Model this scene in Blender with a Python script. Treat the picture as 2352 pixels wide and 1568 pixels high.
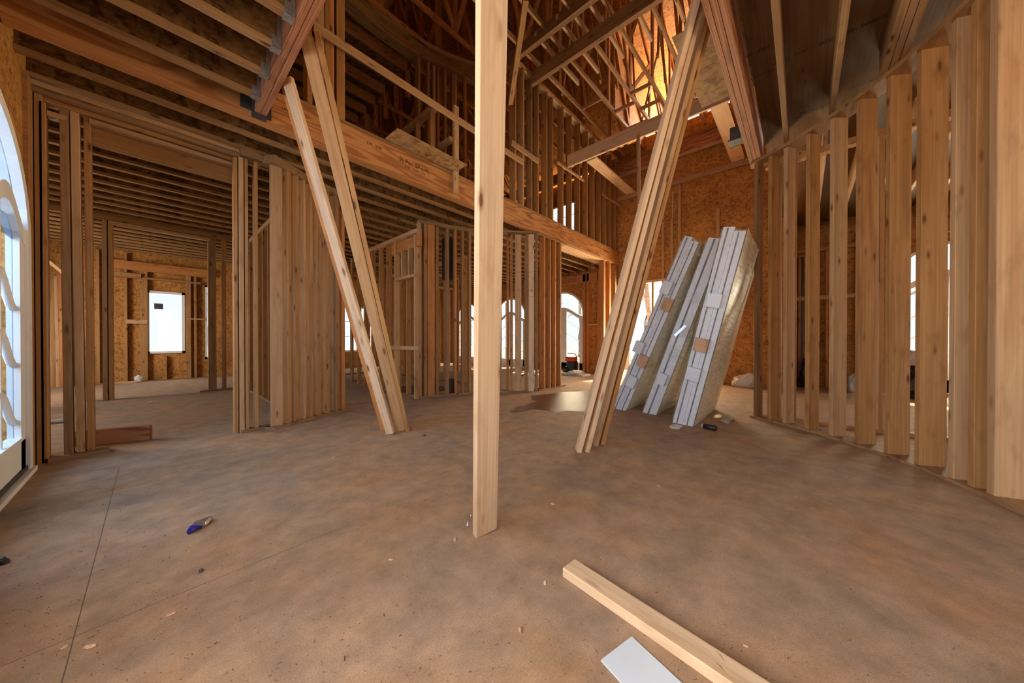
import bpy, bmesh, math, random
from mathutils import Vector, Matrix
from math import radians, sin, cos, pi, atan2, hypot, sqrt
random.seed(7)
for o in list(bpy.data.objects): bpy.data.objects.remove(o)
S = bpy.context.scene
COL = S.collection

# ------------------------------------------------------------ camera
EYE = 1.05; HEAD = radians(41.98); PITCH = radians(-0.33); FPX = 741.4
cd = bpy.data.cameras.new('camera'); cam = bpy.data.objects.new('camera', cd); COL.objects.link(cam)
cd.sensor_width = 36; cd.lens = FPX / 2352 * 36; cd.clip_start = 0.02; cd.clip_end = 300
cam.location = (0, 0, EYE); cam.rotation_euler = (radians(90) + PITCH, 0, HEAD - radians(90))
S.camera = cam
# ------------------------------------------------------------ exposure, sky, sun, daylight
vs = S.view_settings
vs.view_transform = 'Standard'; vs.look = 'None'; vs.gamma = 1; vs.exposure = -0.08; vs.use_curve_mapping = False
W = bpy.data.worlds.new('overcast_sky'); S.world = W; W.use_nodes = True
bg = W.node_tree.nodes['Background']; bg.inputs[0].default_value = (0.92, 0.96, 1.0, 1); bg.inputs[1].default_value = 1.7
sun = bpy.data.lights.new('low_sun', 'SUN'); so = bpy.data.objects.new('low_sun', sun); COL.objects.link(so)
sun.energy = 20; sun.color = (1.0, 0.80, 0.52); sun.angle = radians(1.0)
so.rotation_euler = Vector((-0.60, 0.10, -0.80)).to_track_quat('-Z', 'Y').to_euler()

def area(name, loc, direction, sx, sy, power, color):
    l = bpy.data.lights.new(name, 'AREA'); l.shape = 'RECTANGLE'; l.size = sx; l.size_y = sy
    l.energy = power; l.color = color
    o = bpy.data.objects.new(name, l); COL.objects.link(o); o.location = loc
    o.rotation_euler = Vector(direction).to_track_quat('-Z', 'Z').to_euler(); return o
COOL = (0.78, 0.89, 1.0); WARM = (1.0, 0.70, 0.38)
area('daylight_door_left', (-2.1, 3.3, 2.0), (1, -0.25, -0.35), 2.4, 2.2, 560, (0.95, 0.96, 1.0))
area('daylight_window_left', (-1.4, 0.4, 1.8), (1, 0.15, -0.2), 2.2, 2.2, 85, (1, .93, .84))
area('daylight_window_behind', (-1.4, -2.2, 1.8), (1, 0.3, -0.15), 2.0, 2.2, 22, (1, .93, .84))
area('daylight_back_doors', (2.0, -4.8, 1.7), (0.0, 1, 0.0), 4.6, 2.6, 30, (1, .84, .64))
area('daylight_far_doors', (11.6, 7.2, 4.4), (-1, -0.25, -0.75), 4.6, 1.8, 700, WARM)
area('daylight_far_doors_level', (10.9, 7.2, 1.5), (-1, -0.15, 0.12), 4.2, 2.2, 260, WARM)
area('daylight_right_doors', (12.4, -1.9, 4.6), (-1, 0.1, -0.7), 2.8, 1.8, 700, WARM)
area('daylight_right_doors_level', (11.3, -2.05, 1.4), (-1, 0.1, 0.2), 1.8, 2.4, 620, (1.0, 0.80, 0.50))
area('daylight_hall_opening', (11.4, 3.0, 4.2), (-1, 0.0, -0.75), 2.2, 1.6, 380, WARM)
area('daylight_hall_level', (10.3, 3.0, 1.2), (-1, -0.1, 0.75), 1.7, 2.2, 480, (1.0, 0.80, 0.50))
area('daylight_far_window', (0.3, 14.2, 4.0), (0, -1, -0.7), 2.4, 1.6, 160, (1, .86, .66))
area('daylight_far_windows_right', (4.0, 14.2, 4.0), (0, -1, -0.7), 4.4, 1.6, 520, WARM)
area('daylight_far_side', (-3.4, 8.8, 2.2), (1, -0.1, -0.25), 5.4, 2.2, 430, (1, .90, .78))
area('roof_glow_fill', (10.9, 2.25, 7.5), (-1, 0.0, -0.12), 2.2, 1.4, 430, (1.0, 0.88, 0.64))  # added fill lamp for the warm glow among the trusses
area('daylight_upper_window', (11.2, 6.2, 5.4), (-1, -0.3, -0.25), 2.0, 1.6, 220, WARM)

# ------------------------------------------------------------ pixel <-> place
HD = (cos(HEAD), sin(HEAD)); RT = (sin(HEAD), -cos(HEAD))
def ray(x, y):
    a = (x - 1176) / FPX; b = -(y - 784) / FPX
    f = cos(PITCH) - b * sin(PITCH); up = sin(PITCH) + b * cos(PITCH)
    return (HD[0] * f + RT[0] * a, HD[1] * f + RT[1] * a, up)
def atz(x, y, z):
    r = ray(x, y); t = (z - EYE) / r[2]; return Vector((r[0] * t, r[1] * t, z))
def atx(x, y, X):
    r = ray(x, y); t = X / r[0]; return Vector((X, r[1] * t, EYE + r[2] * t))
def aty(x, y, Y):
    r = ray(x, y); t = Y / r[1]; return Vector((r[0] * t, Y, EYE + r[2] * t))

# ------------------------------------------------------------ materials
def nmat(name):
    m = bpy.data.materials.new(name); m.use_nodes = True; nt = m.node_tree
    b = nt.nodes['Principled BSDF']; return m, nt, b
def N(nt, t, **kw):
    n = nt.nodes.new(t)
    for k, v in kw.items(): setattr(n, k, v)
    return n
def ramp(nt, stops, interp='LINEAR'):
    r = N(nt, 'ShaderNodeValToRGB'); cr = r.color_ramp; cr.interpolation = interp
    while len(cr.elements) < len(stops): cr.elements.new(0.5)
    for e, (p, c) in zip(cr.elements, stops):
        e.position = p; e.color = (c[0], c[1], c[2], 1) if not isinstance(c, (int, float)) else (c, c, c, 1)
    return r
def mixc(nt, fac, a, b, mode='MIX'):
    n = N(nt, 'ShaderNodeMix', data_type='RGBA', blend_type=mode)
    for sock, v in ((0, fac), (6, a), (7, b)):
        if isinstance(v, (int, float)): n.inputs[sock].default_value = v
        elif isinstance(v, tuple): n.inputs[sock].default_value = (*v[:3], 1)
        else: nt.links.new(v, n.inputs[sock])
    return n.outputs[2]
def mapping(nt, scale, obj=True, rnd=True, rot=(0, 0, 0)):
    tc = N(nt, 'ShaderNodeTexCoord'); mp = N(nt, 'ShaderNodeMapping')
    mp.inputs['Scale'].default_value = scale; mp.inputs['Rotation'].default_value = rot
    src = tc.outputs['Object']
    if rnd:
        oi = N(nt, 'ShaderNodeObjectInfo'); mu = N(nt, 'ShaderNodeVectorMath', operation='SCALE')
        cx = N(nt, 'ShaderNodeCombineXYZ')
        for i in range(3): nt.links.new(oi.outputs['Random'], cx.inputs[i])
        nt.links.new(cx.outputs[0], mu.inputs[0]); mu.inputs['Scale'].default_value = 37.0
        ad = N(nt, 'ShaderNodeVectorMath', operation='ADD')
        nt.links.new(src, ad.inputs[0]); nt.links.new(mu.outputs[0], ad.inputs[1]); src = ad.outputs[0]
    nt.links.new(src, mp.inputs['Vector']); return mp.outputs['Vector']

def lumber(name, light, mid, dark, grime=0.35, rough=0.62, knots=True):
    """sawn softwood: fine grain along local X, dark knots, grey handling marks, board-to-board tint"""
    m, nt, b = nmat(name); L = nt.links.new
    v = mapping(nt, (0.4, 7, 7))
    n1 = N(nt, 'ShaderNodeTexNoise'); n1.inputs['Scale'].default_value = 1.6; n1.inputs['Detail'].default_value = 3; n1.inputs['Distortion'].default_value = 0.7; L(v, n1.inputs['Vector'])
    v2 = mapping(nt, (1.2, 70, 70))
    n2 = N(nt, 'ShaderNodeTexNoise'); n2.inputs['Scale'].default_value = 1.0; n2.inputs['Detail'].default_value = 1; L(v2, n2.inputs['Vector'])
    r1 = ramp(nt, [(0.30, mid), (0.50, light), (0.72, mid)]); L(n1.outputs['Fac'], r1.inputs[0])
    r2 = ramp(nt, [(0.35, 0.80), (0.62, 1.0)]); L(n2.outputs['Fac'], r2.inputs[0])
    c = mixc(nt, 0.8, r1.outputs[0], r2.outputs[0], 'MULTIPLY')
    oi = N(nt, 'ShaderNodeObjectInfo')
    rr = ramp(nt, [(0.0, (0.80, 0.72, 0.66)), (0.35, (1.05, 0.98, 0.92)), (0.7, (0.95, 0.88, 0.80)), (1.0, (1.12, 1.08, 1.05))]); L(oi.outputs['Random'], rr.inputs[0])
    c = mixc(nt, 1.0, c, rr.outputs[0], 'MULTIPLY')
    if knots:
        v3 = mapping(nt, (4.0, 13.0, 13.0))
        vo = N(nt, 'ShaderNodeTexVoronoi'); vo.inputs['Scale'].default_value = 0.9; L(v3, vo.inputs['Vector'])
        kr = ramp(nt, [(0.09, 1.0), (0.13, 0.5), (0.24, 0.0)]); L(vo.outputs['Distance'], kr.inputs[0])
        sp = N(nt, 'ShaderNodeSeparateColor'); L(vo.outputs['Color'], sp.inputs[0])
        gt = N(nt, 'ShaderNodeMath', operation='GREATER_THAN'); L(sp.outputs[0], gt.inputs[0]); gt.inputs[1].default_value = 0.42
        mu = N(nt, 'ShaderNodeMath', operation='MULTIPLY'); L(kr.outputs[0], mu.inputs[0]); L(gt.outputs[0], mu.inputs[1])
        c = mixc(nt, mu.outputs[0], c, dark)
    v4 = mapping(nt, (1.1, 5, 5))
    n4 = N(nt, 'ShaderNodeTexNoise'); n4.inputs['Scale'].default_value = 1.7; n4.inputs['Detail'].default_value = 5; n4.inputs['Roughness'].default_value = 0.7; L(v4, n4.inputs['Vector'])
    gr = ramp(nt, [(0.55, 0.0), (0.78, grime)]); L(n4.outputs['Fac'], gr.inputs[0])
    c = mixc(nt, gr.outputs[0], c, (0.13, 0.10, 0.075))
    v6 = mapping(nt, (3.0, 8, 8), rot=(0, 0, .3)); n6 = N(nt, 'ShaderNodeTexNoise'); n6.inputs['Scale'].default_value = 1.3; n6.inputs['Detail'].default_value = 4; L(v6, n6.inputs['Vector'])
    bl = ramp(nt, [(0.56, 0.0), (0.74, 0.55)]); L(n6.outputs['Fac'], bl.inputs[0]); c = mixc(nt, bl.outputs[0], c, tuple(x * y for x, y in zip(mid, (.62, .5, .4))))
    L(c, b.inputs['Base Color']); b.inputs['Roughness'].default_value = rough; b.inputs['Specular IOR Level'].default_value = 0.25
    bp = N(nt, 'ShaderNodeBump'); bp.inputs['Strength'].default_value = 0.12; bp.inputs['Distance'].default_value = 0.002
    L(n2.outputs['Fac'], bp.inputs['Height']); L(bp.outputs[0], b.inputs['Normal'])
    return m

def osb(name, a, b_, c_, sc=26, stretch=(1, .45, .45)):
    """oriented strand board: overlapping flakes in three tones"""
    m, nt, b = nmat(name); L = nt.links.new
    cols = []
    for i, (rot, st) in enumerate((((0.3, 0.5, 0.6), (1, .33, .5)), ((1.1, 0.2, 2.1), (.4, 1, .33)), ((0.2, 1.3, 1.2), (.45, .4, 1)))):
        v = mapping(nt, st, rnd=False, rot=rot)
        nz = N(nt, 'ShaderNodeTexNoise'); nz.inputs['Scale'].default_value = 9; L(v, nz.inputs['Vector'])
        vm = N(nt, 'ShaderNodeVectorMath', operation='MULTIPLY_ADD'); L(nz.outputs['Color'], vm.inputs[0]); vm.inputs[1].default_value = (.08, .08, .08); L(v, vm.inputs[2])
        vo = N(nt, 'ShaderNodeTexVoronoi'); vo.inputs['Scale'].default_value = sc * (1 + .35 * i); L(vm.outputs[0], vo.inputs['Vector'])
        sp = N(nt, 'ShaderNodeSeparateColor'); L(vo.outputs['Color'], sp.inputs[0]); cols.append(sp.outputs[0])
    ad = N(nt, 'ShaderNodeMath', operation='ADD'); L(cols[0], ad.inputs[0]); L(cols[1], ad.inputs[1])
    ad2 = N(nt, 'ShaderNodeMath', operation='ADD'); L(ad.outputs[0], ad2.inputs[0]); L(cols[2], ad2.inputs[1])
    dv = N(nt, 'ShaderNodeMath', operation='MULTIPLY'); L(ad2.outputs[0], dv.inputs[0]); dv.inputs[1].default_value = 1 / 3
    r = ramp(nt, [(0.18, c_), (0.42, b_), (0.75, a)]); L(dv.outputs[0], r.inputs[0])
    v5 = mapping(nt, (1, 1, 1), rnd=False); n5 = N(nt, 'ShaderNodeTexNoise'); n5.inputs['Scale'].default_value = 1.3; n5.inputs['Detail'].default_value = 4; L(v5, n5.inputs['Vector'])
    r5 = ramp(nt, [(0.35, 0.78), (0.65, 1.08)]); L(n5.outputs['Fac'], r5.inputs[0])
    c = mixc(nt, 1.0, r.outputs[0], r5.outputs[0], 'MULTIPLY')
    L(c, b.inputs['Base Color']); b.inputs['Roughness'].default_value = 0.7; b.inputs['Specular IOR Level'].default_value = 0.2
    return m

def lvl(name, light, dark, plies=True):
    """laminated veneer: swirling rotary-peeled grain on the faces, close ply lines on top and bottom edges"""
    m, nt, b = nmat(name); L = nt.links.new
    v = mapping(nt, (0.45, 3, 3.6)); nz = N(nt, 'ShaderNodeTexNoise'); nz.inputs['Scale'].default_value = 1.2; nz.inputs['Detail'].default_value = 2; L(v, nz.inputs['Vector'])
    mu = N(nt, 'ShaderNodeMath', operation='MULTIPLY'); L(nz.outputs['Fac'], mu.inputs[0]); mu.inputs[1].default_value = 62
    si = N(nt, 'ShaderNodeMath', operation='SINE'); L(mu.outputs[0], si.inputs[0])
    r = ramp(nt, [(0.1, dark), (0.65, light)]); ma = N(nt, 'ShaderNodeMapRange'); ma.inputs[1].default_value = -1; L(si.outputs[0], ma.inputs[0]); L(ma.outputs[0], r.inputs[0])
    vf = mapping(nt, (1.5, 160, 30)); nf = N(nt, 'ShaderNodeTexNoise'); nf.inputs['Scale'].default_value = 1; nf.inputs['Detail'].default_value = 2; L(vf, nf.inputs['Vector'])
    rf = ramp(nt, [(0.38, dark), (0.6, light)]); L(nf.outputs['Fac'], rf.inputs[0])
    tc = N(nt, 'ShaderNodeTexCoord'); sx = N(nt, 'ShaderNodeSeparateXYZ'); L(tc.outputs['Normal'], sx.inputs[0])
    ab = N(nt, 'ShaderNodeMath', operation='ABSOLUTE'); L(sx.outputs[2], ab.inputs[0])
    g = N(nt, 'ShaderNodeMath', operation='GREATER_THAN'); L(ab.outputs[0], g.inputs[0]); g.inputs[1].default_value = .6
    c = mixc(nt, g.outputs[0], r.outputs[0], rf.outputs[0])
    v4 = mapping(nt, (1.2, 4, 4)); n4 = N(nt, 'ShaderNodeTexNoise'); n4.inputs['Scale'].default_value = 1.5; n4.inputs['Detail'].default_value = 6; L(v4, n4.inputs['Vector'])
    gr = ramp(nt, [(0.6, 0.0), (0.75, 0.5)]); L(n4.outputs['Fac'], gr.inputs[0]); c = mixc(nt, gr.outputs[0], c, (0.05, .03, .02))
    L(c, b.inputs['Base Color']); b.inputs['Roughness'].default_value = 0.55; b.inputs['Specular IOR Level'].default_value = 0.3
    return m

def plain(name, col, rough=0.5, metal=0.0, noise=0.0, nscale=8):
    m, nt, b = nmat(name); L = nt.links.new
    v = mapping(nt, (1, 1, 1)); n = N(nt, 'ShaderNodeTexNoise'); n.inputs['Scale'].default_value = nscale; n.inputs['Detail'].default_value = 4; L(v, n.inputs['Vector'])
    r = ramp(nt, [(0.3, tuple(x * (1 - noise) for x in col)), (0.7, tuple(min(1, x * (1 + noise * .5)) for x in col))]); L(n.outputs['Fac'], r.inputs[0])
    L(r.outputs[0], b.inputs['Base Color']); b.inputs['Roughness'].default_value = rough; b.inputs['Metallic'].default_value = metal
    return m

M = {}
M['stud'] = lumber('framing_lumber', (0.43, 0.24, 0.098), (0.34, 0.172, 0.06), (0.10, 0.035, 0.012))
M['stud_old'] = lumber('weathered_lumber', (0.34, 0.21, 0.105), (0.23, 0.13, 0.06), (0.07, 0.03, 0.015), grime=0.75)
M['fresh'] = lumber('fresh_spruce', (0.70, 0.53, 0.37), (0.62, 0.44, 0.27), (0.16, 0.07, 0.03), grime=0.25)
M['pale'] = lumber('pale_pine', (0.52, 0.345, 0.195), (0.44, 0.265, 0.135), (0.16, 0.07, 0.03), grime=0.3)
M['flange'] = lumber('joist_flange_lumber', (0.36, 0.21, 0.092), (0.25, 0.135, 0.052), (0.07, 0.03, 0.015), grime=0.55)
M['fir'] = lumber('orange_fir', (0.52, 0.24, 0.08), (0.42, 0.17, 0.05), (0.10, 0.03, 0.01))
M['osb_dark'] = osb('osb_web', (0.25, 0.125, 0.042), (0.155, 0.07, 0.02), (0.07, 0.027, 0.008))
M['osb'] = osb('osb_sheathing', (0.54, 0.27, 0.075), (0.42, 0.18, 0.045), (0.23, 0.085, 0.02), sc=42)
M['osb_pale'] = osb('osb_deck', (0.42, 0.26, 0.12), (0.31, 0.18, 0.075), (0.19, 0.10, 0.04), sc=18)
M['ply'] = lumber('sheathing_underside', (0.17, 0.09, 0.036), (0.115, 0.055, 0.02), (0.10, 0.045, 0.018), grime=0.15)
M['lvl'] = lvl('laminated_beam', (0.50, 0.235, 0.085), (0.34, 0.13, 0.04))
M['lvl_red'] = lvl('laminated_beam_red', (0.42, 0.19, 0.095), (0.25, 0.09, 0.04))
M['metal'] = plain('galvanised_steel', (0.42, 0.43, 0.44), 0.45, 0.8, .3, 30)
M['dark_metal'] = plain('dull_steel', (0.10, 0.10, 0.105), 0.5, 0.7, .3)
M['black'] = plain('black_plastic', (0.015, 0.015, 0.017), 0.35, 0, .2)
M['ink'] = plain('stamp_ink', (0.02, 0.014, 0.01), 0.8)
M['white'] = plain('white_paint', (0.80, 0.79, 0.78), 0.4, 0, .06, 3)
M['vinyl'] = plain('white_vinyl', (0.62, 0.64, 0.70), 0.35, 0, .08, 4)
M['grey_seal'] = plain('grey_gasket', (0.10, 0.10, 0.12), 0.5)
M['paper'] = plain('white_panel', (0.62, 0.68, 0.74), 0.35, 0, .07, 5)
M['orange'] = plain('orange_paint', (0.60, 0.06, 0.02), 0.4)
M['blue'] = plain('blue_print', (0.01, 0.015, 0.22), 0.25)
M['red'] = plain('red_print', (0.5, 0.01, 0.03), 0.3)
M['silver'] = plain('aluminium', (0.6, 0.6, 0.62), 0.25, 0.9, .2, 20)
M['dirt'] = plain('leaf_litter', (0.50, 0.42, 0.32), 0.9, 0, .4, 3)
M['bark'] = plain('tree_bark', (0.38, 0.33, 0.28), 0.9, 0, .4, 6)
M['card'] = lumber('wood_block', (0.55, 0.36, 0.24), (0.46, 0.28, 0.17), (0.3, 0.15, 0.08), knots=False)
M['seam'] = plain('dark_joint', (0.12, 0.08, 0.055), 0.9); M['fleck'] = plain('dark_splinter', (0.19, 0.11, 0.06), 0.9)
M['bag'] = plain('clear_bag', (0.62, 0.60, 0.57), 0.3, 0, .2)
M['vest'] = plain('dusty_rubber', (0.06, 0.055, 0.05), 0.6)
def glassy(name, tint, fac, rough=0.03):
    m, nt, b = nmat(name); nt.nodes.remove(b); L = nt.links.new
    t = N(nt, 'ShaderNodeBsdfTransparent'); t.inputs[0].default_value = (*tint, 1)
    g = N(nt, 'ShaderNodeBsdfGlossy'); g.inputs['Roughness'].default_value = rough
    mx = N(nt, 'ShaderNodeMixShader'); mx.inputs[0].default_value = fac
    L(t.outputs[0], mx.inputs[1]); L(g.outputs[0], mx.inputs[2]); L(mx.outputs[0], nt.nodes['Material Output'].inputs[0]); return m
M['glass'] = glassy('window_glass', (0.86, 0.92, 0.97), 0.10)
M['door_glass'] = glassy('milky_door_glass', (0.42, 0.50, 0.58), 0.08, .1)
def film(name, a0, a1, col):
    m, nt, b = nmat(name); L = nt.links.new
    v = mapping(nt, (2, 26, 9), rnd=False, rot=(.75, .2, .1)); n = N(nt, 'ShaderNodeTexNoise'); n.inputs['Scale'].default_value = 2.2; n.inputs['Detail'].default_value = 5; L(v, n.inputs['Vector'])
    r = ramp(nt, [(0.42, a0), (0.70, a1)]); L(n.outputs['Fac'], r.inputs[0])
    b.inputs['Base Color'].default_value = (*col, 1); b.inputs['Roughness'].default_value = 0.25
    bp = N(nt, 'ShaderNodeBump'); bp.inputs['Strength'].default_value = 0.5; bp.inputs['Distance'].default_value = 0.012; L(n.outputs['Fac'], bp.inputs['Height']); L(bp.outputs[0], b.inputs['Normal'])
    L(r.outputs[0], b.inputs['Alpha']); return m
M['film'] = film('stretch_film', 0.0, 0.30, (0.80, 0.80, 0.82)); M['film_lit_side'] = film('stretch_film_lit_side', 0.75, 1.0, (0.86, 0.76, 0.58))  # side film tinted gold to imitate light shining through it
def floor_mat():
    m, nt, b = nmat('dusty_subfloor'); L = nt.links.new
    v = mapping(nt, (1, 1, 1), rnd=False)
    def noise(sc, det, rough=.6, vec=v, dist=0):
        n = N(nt, 'ShaderNodeTexNoise'); n.inputs['Scale'].default_value = sc; n.inputs['Detail'].default_value = det
        n.inputs['Roughness'].default_value = rough; n.inputs['Distortion'].default_value = dist; L(vec, n.inputs['Vector']); return n.outputs['Fac']
    big = noise(1.3, 5, .65); r = ramp(nt, [(0.32, (0.31, 0.215, 0.155)), (0.5, (0.385, 0.245, 0.15)), (0.66, (0.42, 0.235, 0.12))]); L(big, r.inputs[0])
    med = noise(6, 6, .7); r2 = ramp(nt, [(0.3, 0.66), (0.65, 1.12)]); L(med, r2.inputs[0]); c = mixc(nt, 1, r.outputs[0], r2.outputs[0], 'MULTIPLY')
    vs_ = mapping(nt, (9, 120, 1), rnd=False, rot=(0, 0, 0.15)); st = noise(1, 3, .6, vs_); r3 = ramp(nt, [(0.66, 0.0), (0.74, 0.5)]); L(st, r3.inputs[0]); c = mixc(nt, r3.outputs[0], c, (0.16, 0.09, 0.05))
    dust = noise(170, 3, .7); r4 = ramp(nt, [(0.30, 0.74), (0.70, 1.16)]); L(dust, r4.inputs[0]); c = mixc(nt, 1, c, r4.outputs[0], 'MULTIPLY')
    # damp stain in front of the hall opening, darker and glossy
    tc = N(nt, 'ShaderNodeTexCoord'); sub = N(nt, 'ShaderNodeVectorMath', operation='SUBTRACT'); L(tc.outputs['Object'], sub.inputs[0]); sub.inputs[1].default_value = (5.050, 2.950, 0)
    sc = N(nt, 'ShaderNodeMapping'); sc.inputs['Rotation'].default_value = (0, 0, radians(38)); sc.inputs['Scale'].default_value = (0.40, 0.80, 1); L(sub.outputs[0], sc.inputs[0])
    ln = N(nt, 'ShaderNodeVectorMath', operation='LENGTH'); L(sc.outputs[0], ln.inputs[0])
    nn = N(nt, 'ShaderNodeMath', operation='MULTIPLY_ADD'); L(noise(1.8, 5), nn.inputs[0]); nn.inputs[1].default_value = 0.9; L(ln.outputs['Value'], nn.inputs[2])
    wet = ramp(nt, [(0.94, 1.0), (1.0, 0.0)]); L(nn.outputs[0], wet.inputs[0])
    c = mixc(nt, wet.outputs[0], c, (0.13, 0.055, 0.028))
    L(c, b.inputs['Base Color'])
    rr = ramp(nt, [(0.0, 0.78), (1.0, 0.34)]); L(wet.outputs[0], rr.inputs[0]); L(rr.outputs[0], b.inputs['Roughness'])
    bp = N(nt, 'ShaderNodeBump'); bp.inputs['Strength'].default_value = 0.35; bp.inputs['Distance'].default_value = 0.004; L(dust, bp.inputs['Height']); L(bp.outputs[0], b.inputs['Normal'])
    return m
M['floor'] = floor_mat()

# ------------------------------------------------------------ mesh helpers
def link(name, me, mat, parent=None):
    o = bpy.data.objects.new(name, me); COL.objects.link(o)
    if mat is not None: me.materials.append(M[mat] if isinstance(mat, str) else mat)
    if parent is not None: o.parent = parent
    return o
def tag(o, label=None, cat=None, group=None, kind=None):
    if label: o['label'] = label
    if cat: o['category'] = cat
    if group: o['group'] = group
    if kind: o['kind'] = kind
    return o
def empty(name, loc=(0, 0, 0), rz=0):
    o = bpy.data.objects.new(name, None); COL.objects.link(o); o.location = loc; o.rotation_euler = (0, 0, rz); o.empty_display_size = .1
    return o
def wm(o):
    m = o.matrix_basis.copy()
    while o.parent is not None:
        o = o.parent; m = o.matrix_basis @ m
    return m
def bar_mesh(Ln, w, h, ch=0.003):
    """chamfered bar along local X"""
    ch = min(ch, w * .3, h * .3); y, z = w / 2, h / 2
    prof = [(-y + ch, -z), (y - ch, -z), (y, -z + ch), (y, z - ch), (y - ch, z), (-y + ch, z), (-y, z - ch), (-y, -z + ch)]
    vs_ = [(x, a, b) for x in (-Ln / 2, Ln / 2) for a, b in prof]
    fs = [tuple(range(7, -1, -1)), tuple(range(8, 16))] + [(i, (i + 1) % 8, 8 + (i + 1) % 8, 8 + i) for i in range(8)]
    me = bpy.data.meshes.new('bar'); me.from_pydata(vs_, [], fs); return me
def frame(a, b, up):
    a, b, up = Vector(a), Vector(b), Vector(up); x = (b - a).normalized(); y = up.cross(x).normalized(); z = x.cross(y)
    m = Matrix((x, y, z)).transposed().to_4x4(); m.translation = (a + b) / 2; return m, (b - a).length
def beam(name, a, b, w, h, mat, up=(0, 0, 1), parent=None, ch=.003):
    """w across, h along 'up'"""
    m, L = frame(a, b, up); me = bar_mesh(L, w, h, ch); o = link(name, me, mat)
    if parent is not None:
        o.parent = parent; o.matrix_basis = wm(parent).inverted() @ m
    else: o.matrix_basis = m
    return o
def solid(name, boxes, mat, parent=None, extra=None):
    """axis-aligned boxes (x0,x1,y0,y1,z0,z1) joined in one mesh, in world coordinates"""
    vs_, fs = [], []
    for x0, x1, y0, y1, z0, z1 in boxes:
        k = len(vs_); vs_ += [(x, y, z) for x in (x0, x1) for y in (y0, y1) for z in (z0, z1)]
        fs += [tuple(k + i for i in f) for f in ((0, 1, 3, 2), (4, 6, 7, 5), (0, 4, 5, 1), (2, 3, 7, 6), (0, 2, 6, 4), (1, 5, 7, 3))]
    if extra:
        for v, f in extra:
            k = len(vs_); vs_ += v; fs += [tuple(k + i for i in q) for q in f]
    me = bpy.data.meshes.new(name); me.from_pydata([tuple(v) for v in vs_], [], fs)
    o = link(name, me, mat)
    if parent is not None: o.parent = parent; o.matrix_basis = wm(parent).inverted()
    return o
def prism(poly, vec):
    """polygon (3-D points) extruded by vec -> (verts, faces)"""
    n = len(poly); v = [Vector(p) for p in poly] + [Vector(p) + Vector(vec) for p in poly]
    f = [tuple(range(n - 1, -1, -1)), tuple(range(n, 2 * n))] + [(i, (i + 1) % n, n + (i + 1) % n, n + i) for i in range(n)]
    return v, f
def tube(name, pts, r, mat, parent=None, seg=6, closed=False):
    vs_, fs = [], []
    P = [Vector(p) for p in pts]; n = len(P)
    for i, p in enumerate(P):
        t = (P[min(i + 1, n - 1)] - P[max(i - 1, 0)]).normalized()
        u = t.cross(Vector((0, 0, 1))); u = u.normalized() if u.length > 1e-4 else Vector((1, 0, 0)); w = t.cross(u)
        rr = r[i] if isinstance(r, (list, tuple)) else r
        vs_ += [p + (u * cos(2 * pi * k / seg) + w * sin(2 * pi * k / seg)) * rr for k in range(seg)]
    for i in range(n - 1):
        for k in range(seg): fs.append((i * seg + k, i * seg + (k + 1) % seg, (i + 1) * seg + (k + 1) % seg, (i + 1) * seg + k))
    fs.append(tuple(range(seg - 1, -1, -1))); fs.append(tuple((n - 1) * seg + k for k in range(seg)))
    me = bpy.data.meshes.new(name); me.from_pydata([tuple(v) for v in vs_], [], fs)
    for p in me.polygons: p.use_smooth = True
    o = link(name, me, mat)
    if parent is not None: o.parent = parent; o.matrix_basis = wm(parent).inverted()
    return o
def lump(name, loc, size, mat, seed=1, parent=None, amp=.35, rz=0):
    """crumpled soft lump resting on its base"""
    bm = bmesh.new(); bmesh.ops.create_icosphere(bm, subdivisions=3, radius=1); rnd = random.Random(seed)
    ph = [(rnd.uniform(2, 6), rnd.uniform(2, 6), rnd.uniform(2, 6), rnd.uniform(0, 6)) for _ in range(4)]
    for v in bm.verts:
        d = sum(sin(v.co.x * a + q) * cos(v.co.y * b + q) * sin(v.co.z * c + q) for a, b, c, q in ph) / 4
        v.co *= 1 + amp * d * 1.6; v.co = Vector((v.co.x * size[0], v.co.y * size[1], v.co.z * size[2]))
    mn = min(v.co.z for v in bm.verts)
    for v in bm.verts: v.co.z = max(v.co.z, mn * .6) - mn * .6
    me = bpy.data.meshes.new(name); bm.to_mesh(me); bm.free()
    o = link(name, me, mat); o.location = loc; o.rotation_euler = (0, 0, rz)
    if parent is not None: o.parent = parent; o.matrix_basis = wm(parent).inverted() @ o.matrix_basis
    return o
ORD = ['first', 'second', 'third', 'fourth', 'fifth', 'sixth', 'seventh', 'eighth', 'ninth', 'tenth', 'eleventh', 'twelfth', 'thirteenth', 'fourteenth', 'fifteenth', 'sixteenth', 'seventeenth', 'eighteenth', 'nineteenth', 'twentieth', 'twenty-first', 'twenty-second', 'twenty-third', 'twenty-fourth', 'twenty-fifth', 'twenty-sixth', 'twenty-seventh', 'twenty-eighth', 'twenty-ninth', 'thirtieth']

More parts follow.
